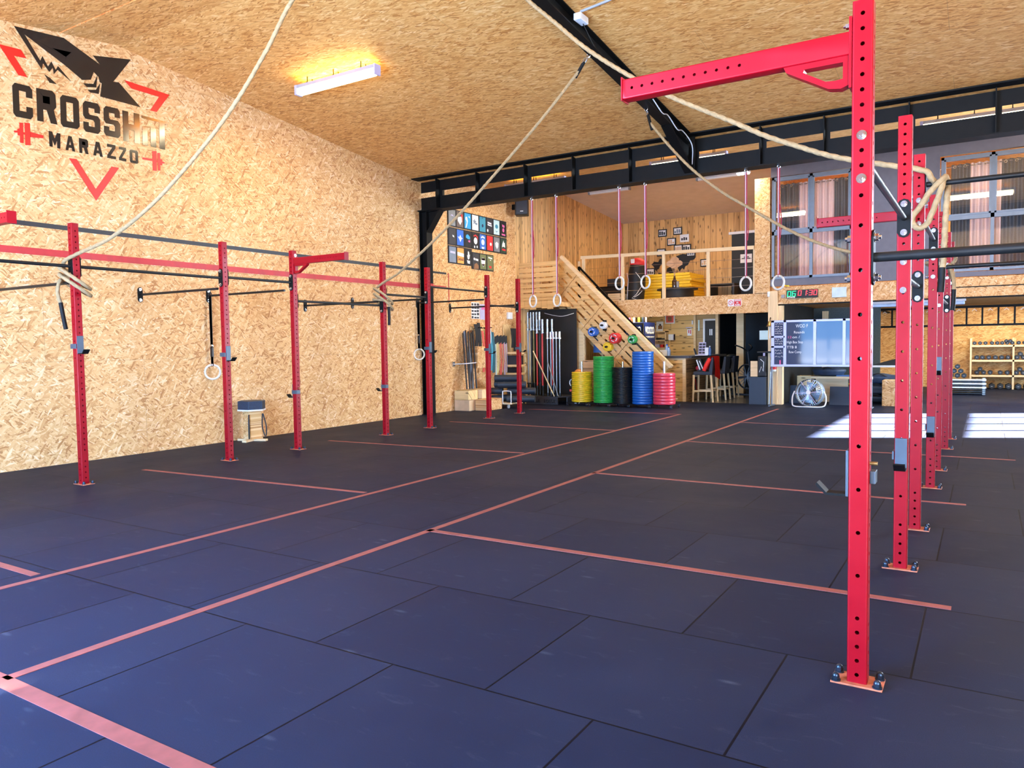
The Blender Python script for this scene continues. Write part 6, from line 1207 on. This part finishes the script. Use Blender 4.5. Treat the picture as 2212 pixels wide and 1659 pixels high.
m.build('frame', fm, t, bevel=.003)
for x in (bx0 + .01, bx1 - .015): MB().cyl((x, BY2, .005), (x, BY2, bz1 + .18 if x > -3 else bz1), .016, 12).build('leg', 'frame_grey', t, smooth=40)
for x in (bx0 + .01, bx1 - .015): MB().box(x - .02, x + .02, BY2 - .22, BY2 + .22, .0, .02).build('foot', 'frame_grey', t)
lettering('chalk_title', 'WOD F', .10, (-3.36, BY2 - .001, 1.64), (1, 0, 0), (0, 0, 1), .001, 'plastic_white', t, (0, -1, 0), width=.24)
for s, x, z, wd in (('Rounds', -3.40, 1.52, .21), ('on /', -3.43, 1.42, .15), ('High Box Step', -3.54, 1.315, .32), ('TTB 8', -3.54, 1.21, .20), ('Row Comp', -3.50, 1.11, .25)):
    lettering('chalk_line', s, .075, (x, BY2 - .001, z), (1, 0, 0), (0, 0, 1), .001, 'plastic_white', t, (0, -1, 0), width=wd)
lettering('red_note', '12', .07, (-3.53, BY2 - .001, 1.42), (1, 0, 0), (0, 0, 1), .001, 'c_pink', t, (0, -1, 0), width=.07)
m = MB(); q = random.Random(4)
for z in (1.72, 1.66, 1.61, 1.565, 1.52, 1.40, 1.35, 1.31, 1.16, 1.10, 1.03):
    x = bx0 + .075
    while x < -3.64:
        wv = q.uniform(.02, .05); m.tube([(x, BY2 - .002, z), (x + wv * .4, BY2 - .002, z + q.uniform(.01, .03)), (x + wv, BY2 - .002, z + q.uniform(-.012, .012))], .0045, 5); x += wv + q.uniform(.006, .02)
m.build('chalk_notes', 'plastic_white', t)
o = MB().box(-3.68, -3.655, BY2 - .03, BY2 - .004, .875, .965).build('pink_marker', 'c_pink', loc=(-3.67, BY2 - .02, .875), cat='marker'); o['label'] = 'pink marker standing on the lower frame of the writing board'
o = MB().cyl((-3.945, F - .13, .003), (-3.90, F - .065, 1.47), .013, 10).build('broom_stick', 'bar_steel', smooth=40, loc=(-3.95, F - .13, 0), cat='broom'); o['label'] = 'thin metal broom stick leaning on the wooden post'
# fan
t = thing('floor_fan', 'round grey drum fan on a tubular stand under the writing board', 'fan', (-3.06, 16.35, 0))
fc = Vector((-3.06, 16.30, .305)); ax_ = Vector((-.12, -1, .08)).normalized()
MB().lathe([(.270, -.01), (.276, 0), (.276, .17), (.270, .18)], fc, -ax_, 40, cap=False).build('drum', plain('fan_grey', (.33, .40, .48), .35, .3), t, smooth=40)
a_ = ax_.orthogonal().normalized(); b_ = ax_.cross(a_); m = MB()
for k in range(40):
    e = math.cos(2 * PI * k / 40) * a_ + math.sin(2 * PI * k / 40) * b_; m.tube([fc + ax_ * .012 + e * .05, fc + ax_ * .02 + e * .16, fc + ax_ * .008 + e * .272], .0022, 4)
for rr in (.09, .13, .17, .21, .245): m.torus(fc + ax_ * .016, ax_, rr, .0022, 40, 4)
m.build('wire_grille', 'chrome', t)
m = MB()
for k in range(6):
    e = math.cos(2 * PI * k / 6 + .35) * a_ + math.sin(2 * PI * k / 6 + .35) * b_; m.bar(fc + ax_ * .02 + e * .03, fc + ax_ * .014 + e * .275, .012, .012, up=ax_)
m.build('guard_ribs', 'c_lilac', t); MB().cyl(fc + ax_ * .015, fc + ax_ * .035, .045, 20).build('hub', 'plastic_white', t, smooth=40)
m = MB()
for k in range(4):
    e = math.cos(2 * PI * k / 4) * a_ + math.sin(2 * PI * k / 4) * b_; e2 = math.cos(2 * PI * k / 4 + 1.1) * a_ + math.sin(2 * PI * k / 4 + 1.1) * b_
    m.prism([fc - ax_ * .05 + e * .03, fc - ax_ * .04 + e * .24, fc - ax_ * .08 + e2 * .24, fc - ax_ * .07 + e2 * .05], -ax_ * .004)
m.build('blades', 'c_denim2', t) if 'c_denim2' in MATS else (plain('c_denim2', (.12, .24, .40), .4), m.build('blades', 'c_denim2', t))
MB().tube(smooth_path([(-3.34, 16.34, .33), (-3.38, 16.33, .22), (-3.38, 16.30, .09), (-3.33, 16.24, .025), (-3.06, 16.16, .022), (-2.79, 16.24, .025), (-2.735, 16.30, .09), (-2.735, 16.33, .22), (-2.775, 16.34, .33)], .03), .014, 10).build('stand', 'plastic_white', t, smooth=40)
# behind the board
struct('wall_side_stub', MB().box(-3.74, -2.2, 20.5, 20.6, 0, 2.18), 'panel_grey') if 'panel_grey' in MATS else (plain('panel_grey', (.045, .06, .058), .6, 0, .35, scale=40), struct('wall_side_stub', MB().box(-3.74, -2.2, 20.5, 20.6, 0, 2.18), 'panel_grey'))
struct('trim_11', MB().box(-3.74, -2.2, 20.47, 20.5, .255, .28), 'c_yellow'); struct('trim_12', MB().box(-3.52, -3.38, 20.42, 20.5, 0, 2.1), 'pine_up')
t = thing('bench', 'pine bench with thick wooden blocks behind the drum fan', 'bench', (-2.9, 18.0, 0)); MB().box(-3.30, -2.05, 17.80, 18.3, .52, .57).build('seat_board', 'pine_pale', t); MB().box(-3.60, -3.30, 17.85, 18.2, .36, .58).build('end_block', 'pine', t); MB().box(-3.22, -2.55, 17.95, 18.0, 0, .52).build('front_boards', 'pine_pale', t)
for x in (-3.1, -2.3): MB().box(x - .03, x + .03, 18.2, 18.26, 0, .52).build('leg', 'pine_up', t)
def soft_bag(x, y, z, rx, ry, rz, mat, label, seed):
    q = random.Random(seed); t = thing('duffel_bag', label, 'bag', (x, y, z), 'dark bags in the side room')
    m = MB().ball((0, 0, 0), 1, 24, 14)
    for v_ in m.bm.verts:
        n_ = v_.co.copy(); k = 1 + .06 * math.sin(5 * n_.x + seed) + .05 * math.sin(7 * n_.y + 2 * seed) + .05 * math.sin(6 * n_.z); s_ = lambda c, p: math.copysign(abs(c) ** p, c)
        v_.co = Vector((x + rx * s_(n_.x, .7) * k, y + ry * s_(n_.y, .7) * k, z + rz + max(-rz, rz * s_(n_.z, .7) * k)))
    m.build('bag_body', mat, t, smooth=80); MB().tube(smooth_path([(x - rx * .5, y - ry * .8, z + rz * 1.2), (x, y - ry * 1.1, z + rz * 2.0), (x + rx * .5, y - ry * .8, z + rz * 1.2)], .05), .014, 6).build('strap', 'c_black', t)
plain('bag_navy', (.014, .030, .065), .6, 0, .3)
soft_bag(-2.95, 18.05, .572, .33, .20, .10, 'bag_navy', 'dark blue bag lying on the pine bench behind the writing board', 1)
o = MB().box(-2.78, -2.42, 17.86, 18.05, .572, .60).build('folded_papers', 'c_denim', loc=(-2.6, 17.95, .572), cat='papers'); o['label'] = 'blue folded papers on the front edge of the pine bench'
for k, (x0, x1, y) in enumerate(((-3.66, -3.30, 17.35), (-2.80, -2.20, 17.1))):
    o = MB().prism([(x0, y, .002), (x1, y, .002), (x1, y + .10, .385), (x0, y + .10, .385)], (0, .02, 0)).build('rubber_tile', 'box_navy', loc=(x0, y, 0), cat='rubber tile', group='loose rubber tiles'); o['label'] = 'dark rubber tile leaning upright behind the fan, on its %s side' % ('post' if k == 0 else 'rack')
o = MB().box(-1.80, -1.12, 17.2, 17.7, 0, .53).build('jump_box', 'osb_box', bevel=.004, loc=(-1.5, 17.45, 0), cat='jump box'); o['label'] = 'strand board jump box on the floor between the big upright and the next one'
o = MB().box(-1.78, -1.15, 17.75, 18.2, 0, .50).build('jump_box', 'pine_pale', bevel=.004, loc=(-1.45, 18.0, 0), cat='jump box'); o['label'] = 'pale jump box hidden behind the strand board jump box'
t = thing('sledge_table', 'low dark table piled with bags behind the uprights', 'table', (-1.9, 18.2, 0)); MB().box(-2.45, -1.55, 18.3, 18.9, .76, .80).build('table_top', 'plastic_white', t)
for x in (-2.4, -1.6):
    for y in (18.34, 18.86): MB().box(x - .02, x + .02, y - .02, y + .02, 0, .76).build('leg', 'steel_black', t)
soft_bag(-1.95, 18.05, .42, .40, .16, .11, 'bag_navy', 'blue bag piled on top between the writing board leg and the uprights', 2); soft_bag(-1.98, 18.02, .20, .38, .16, .11, 'c_charcoal', 'charcoal bag in the middle of the pile by the uprights', 3); soft_bag(-2.0, 18.0, .0, .40, .17, .10, 'c_black', 'black bag at the bottom of the pile by the uprights', 4)
t = thing('rowing_seat', 'dark gadget with mesh lying on the white table top', 'gadget', (-1.85, 18.55, .80)); MB().prism([(-2.15, 18.4, .802), (-1.55, 18.4, .802), (-1.58, 18.4, .96), (-1.75, 18.4, .92)], (0, .25, 0)).build('body', 'c_black', t); MB().ball((-2.2, 18.5, .90), .09, 14, 8, .6).build('cushion', 'c_black', t, smooth=60)
# lamps under the loft
glow('lamp_side', (.95, .97, 1.0), 3.0)
for k, (x0, x1, s) in enumerate(((-2.3, -1.56, 'behind the second upright'), (-1.4, -.36, 'next to the row of uprights'))):
    t = thing('tube_lamp', 'white tube lamp under the loft floor ' + s, 'ceiling lamp', (x0, 18.0, 2.1), 'tube lamps under the loft')
    MB().box(x0, x1, 17.95, 18.05, 2.13, 2.195).build('housing', 'plastic_white', t); MB().box(x0 + .02, x1 - .02, 17.955, 18.045, 2.06, 2.13).build('diffuser', 'c_sky', t, bevel=.015); MB().box(x0 - .01, x0 + .02, 17.95, 18.05, 2.05, 2.195).build('end_cap', 'c_grey', t)
# black ladder rack
LYY = 22.0
t = thing('wall_ladder', 'long black ladder rack with white chevrons along the far room', 'ladder rack', (-.9, LYY, 1.7))
MB().box(-2.6, 1.06, LYY, LYY + .06, 2.115, 2.175).build('top_rail', 'steel_black', t); MB().box(-2.6, 1.06, LYY, LYY + .06, 1.665, 1.715).build('bottom_rail', 'steel_black', t)
xs = [-2.42] + [-2.42 + .333 * k for k in range(1, 11)]
for x in xs: MB().box(x - .02, x + .02, LYY, LYY + .05, 1.715, 2.115).build('rung', 'steel_black', t)
m = MB()
for x in xs[:-1]:
    c = x + .166; m.prism([(c - .05, LYY - .003, 2.03), (c, LYY - .003, 2.075), (c + .05, LYY - .003, 2.03), (c + .05, LYY - .003, 2.045), (c, LYY - .003, 2.092), (c - .05, LYY - .003, 2.045)], (0, .002, 0))
m.build('chevrons', 'plastic_white', t)
for x in (-2.4, -.75, 1.0): MB().box(x - .02, x + .02, LYY + .06, 24.5, 2.12, 2.16).build('wall_bracket', 'steel_black', t)
# dumbbell shelf
DY0, DY1 = 23.85, 24.45
t = thing('dumbbell_shelf', 'pine shelf rack full of black hexagon dumbbells at the far wall', 'shelf', (.3, 24.1, 0))
for z in (1.165, .77, .365): MB().box(-.33, 1.05, DY0, DY1, z - .04, z + .01).build('shelf_board', 'pine_pale', t)
for x in (-.345, .615, 1.05): MB().box(x - .02, x + .02, DY0, DY0 + .05, 0, 1.36 if x < 0 else 1.17).box(x - .02, x + .02, DY1 - .05, DY1, 0, 1.36).build('upright_board', 'pine_up', t)
for x in (.17, .66): MB().box(x - .025, x + .025, DY1 - .05, DY1, 1.18, 1.34).build('stub', 'pine', t)
MB().box(-.33, 1.05, DY1, DY1 + .012, 0, 1.17).build('back_panel', 'osb_far', t)
def make_db(r, ln):
    t = thing('dumbbell', '', 'dumbbell'); hx = lambda y0, y1: ([(r * math.cos(R(60 * k + 30)), y0, r * math.sin(R(60 * k + 30))) for k in range(6)], [(r * math.cos(R(60 * k + 30)), y1, r * math.sin(R(60 * k + 30))) for k in range(6)])
    for s in (-1, 1):
        a, b = hx(s * ln * .22, s * ln * .5); MB().loft([a, b]).build('hex_head', 'b_black', t, bevel=r * .12)
    MB().cyl((0, -ln * .22, 0), (0, ln * .22, 0), .016, 12).build('grip', 'chrome', t, smooth=40); MB().box(-r * .28, r * .28, -ln * .5 - .002, -ln * .5, -r * .10, r * .10).build('weight_mark', 'c_grey', t)
    return t
dbs = make_db(.052, .26); dbm = make_db(.062, .30); dbl = make_db(.080, .34); first = {id(dbs): True, id(dbm): True, id(dbl): True}
def put_db(src, x, y, z, label, rot=0.0, group='black hexagon dumbbells'):
    if first[id(src)]: o = src; first[id(src)] = False
    else: o = dup(src)
    o.location = (x, y, z); o.rotation_euler = (0, rot, 0); o['label'] = label; o['group'] = group
rm = random.Random(3); c30 = math.cos(R(30))
for k, x in enumerate((-.265, -.138, -.012, .135, .255, .365, .477, .59, .73, .86, .97)): put_db(dbs, x, 24.08, 1.176 + .052 * c30 + .0 + .007, 'small black dumbbell on the top board of the far shelf, %s from the wall end' % ordinal(k + 1), R(rm.choice((0, 60))))
for k, x in enumerate((.455, .545)): put_db(dbs, x, 24.08, 1.275, 'small black dumbbell lying on top of the top row, %s one' % ('first' if k == 0 else 'second'), 0)
for k, x in enumerate((-.207, -.08, .068, .215, .358, .502, .70, .84)): put_db(dbm, x, 24.08, .781 + .062 * c30 + .008, 'black dumbbell on the second board of the far shelf, %s from the wall end' % ordinal(k + 1), R(rm.choice((0, 60))))
put_db(dbm, .77, 24.08, .93, 'black dumbbell lying on two others on the second board', 0)
for k, x in enumerate((-.201, -.045, .105, .333, .49, .69, .84)): put_db(dbm, x, 24.08, .376 + .062 * c30 + .008, 'black dumbbell on the third board of the far shelf, %s from the wall end' % ordinal(k + 1), R(rm.choice((0, 60))))
for k, x in enumerate((-.125, .765)): put_db(dbm, x, 24.08, .525, 'black dumbbell stacked on the third board, %s one' % ('first' if k == 0 else 'second'), 0)
for k, x in enumerate((-.05, .145, .335, .52, .735, .92)): put_db(dbl, x, 24.05, .080 * c30 + .003, 'heavy black dumbbell on the floor under the far shelf, %s from the wall end' % ordinal(k + 1), 0)
# aluminium sheets / low platform with dumbbells on it
t = thing('steel_ramp_stack', 'stack of grey steel beams lying low in front of the dumbbell shelf', 'beam stack', (-.4, 21.5, 0))
for k in range(5): MB().box(-.95, .02 - .012 * (k % 2), 21.35, 21.85, .16 + .046 * k, .16 + .046 * k + .030).build('beam', 'chrome' if k % 2 == 0 else 'bar_black', t)
for k in range(3): MB().box(-.95, .01, 21.35, 21.85, .02 + .046 * k, .02 + .046 * k + .020).build('beam', 'bar_black', t)
MB().box(-.06, .0, 21.40, 21.80, 0.0, .40).build('end_frame', 'bar_steel', t); MB().box(-.93, -.87, 21.40, 21.80, 0.0, .40).build('end_frame', 'bar_steel', t)
for k, (x, z, s) in enumerate(((-.72, .402, 'bottom row, first'), (-.585, .402, 'bottom row, second'), (-.445, .402, 'bottom row, third'), (-.655, .512, 'middle row, first'), (-.515, .512, 'middle row, second'), (-.585, .622, 'the one on top'))): put_db(dbm, x, 21.55, z + .062 * c30 + .002, 'black dumbbell in the pyramid on the steel beams, ' + s, 0, 'dumbbell pyramid on the steel beams')
light('side_room_lamps', 'AREA', (-1.2, 19.0, 2.05), (0, .1, -1), 26, (1, .90, .70), 1.8, .3)
light('far_room_lamp', 'AREA', (.2, 22.9, 2.1), (0, .4, -1), 45, (1, .86, .55), 1.6, .3)

# ------------------------------------------------------------------ hall lamps and odds under the roof
glow('lamp_hall', (1.0, .86, .52), 12.0)
def hall_lamp(x0, x1, y, label, glow_up=34):
    z = roof(y) - .16; t = thing('hall_lamp', label, 'ceiling lamp', ((x0 + x1) / 2, y, z), 'tube lamps under the hall roof')
    MB().box(x0, x1, y - .055, y + .055, z + .04, z + .085).build('housing', 'c_grey', t); MB().box(x0 + .03, x1 - .03, y - .05, y + .05, z - .04, z + .04).build('diffuser', 'lamp_hall', t, bevel=.02, segs=3)
    for x in (x0, x1): MB().box(x - .012, x + .03 - (.018 if x == x1 else 0) , y - .056, y + .056, z - .042, z + .088).build('end_cap', 'c_lilac', t)
    for f in (.16, .5, .84):
        x = x0 + (x1 - x0) * f; MB().box(x - .012, x + .012, y - .06, y + .06, z + .085, z + .09).box(x - .006, x + .006, y + .04, y + .05, z + .09, roof(y) + .01).box(x - .006, x + .006, y - .05, y - .04, z + .09, roof(y) + .01).build('hanger', 'steel_black', t)
    light('hall_lamp_light', 'AREA', ((x0 + x1) / 2, y, z - .06), (0, 0, -1), 55, (1, .80, .48), x1 - x0 - .1, .1)
    light('hall_lamp_uplight', 'AREA', ((x0 + x1) / 2, y, z + .10), (0, 0, 1), glow_up, (1, .55, .06), x1 - x0 - .2, .1)
hall_lamp(-8.18, -6.72, 7.55, 'lit tube lamp glowing yellow under the strand board roof')
hall_lamp(1.3, 2.8, 7.55, 'added tube lamp, out of view, above the rack side of the hall')  # added out-of-view lamp, gives the hall more warm light
hall_lamp(-5.3, -3.9, 13.4, 'lit tube lamp hidden behind the steel beam, mirrored in the loft window', 3)
hall_lamp(-8.6, -7.2, 13.6, 'added tube lamp hidden behind the steel beam by the loudspeaker', 3)  # added unseen lamp, brightens the plank wall and loft edge
hall_lamp(-.9, .5, 13.4, 'added tube lamp hidden behind the steel beam on the rack side', 3)  # added unseen lamp, brightens the fronts behind the beam
t = thing('junction_box', 'white junction box and grey conduit on the roof rafter', 'junction box', (-3.93, 7.75, 4.95)); MB().box(-3.93, -3.84, 7.66, 7.86, 4.955, 5.03).build('box', 'plastic_white', t, bevel=.008)
MB().tube(smooth_path([(-3.86, 7.70, roof(7.7) - .02), (-3.4, 7.62, roof(7.62) - .015), (-3.0, 7.45, roof(7.45) - .015), (-2.2, 7.42, roof(7.42) - .015)], .06), .014, 8).build('conduit', 'c_grey', t, smooth=40); MB().tube(smooth_path([(-3.88, 7.8, 4.95), (-3.92, 8.1, 4.86), (-3.98, 8.35, 4.86)], .05), .006, 6).build('cable', 'c_black', t)
o = MB().tube(smooth_path([(-3.92, 10.0, roof(10) - .10), (-3.90, 10.3, roof(10.3) - .18), (-3.93, 10.6, roof(10.6) - .10), (-3.90, 10.9, roof(10.9) - .20), (-3.92, 11.2, roof(11.2) - .12), (-3.88, 11.5, 4.40), (-3.95, 11.72, 4.16)], .06), .008, 6).build('dangling_cable', 'plastic_white', smooth=40, loc=(-3.92, 10.8, 4.6), cat='cable'); o['label'] = 'thin white cable looping along the roof rafter'
# ------------------------------------------------------------------ keep labels short
for o in list(SC.objects):
    l = o.get('label')
    if isinstance(l, str):
        wds = l.split()
        for art in ('the', 'a', 'its', 'their'):
            while len(wds) > 16 and art in wds[1:]: wds.pop(len(wds) - 1 - wds[::-1].index(art))
        o['label'] = ' '.join(wds[:16]).rstrip(',')
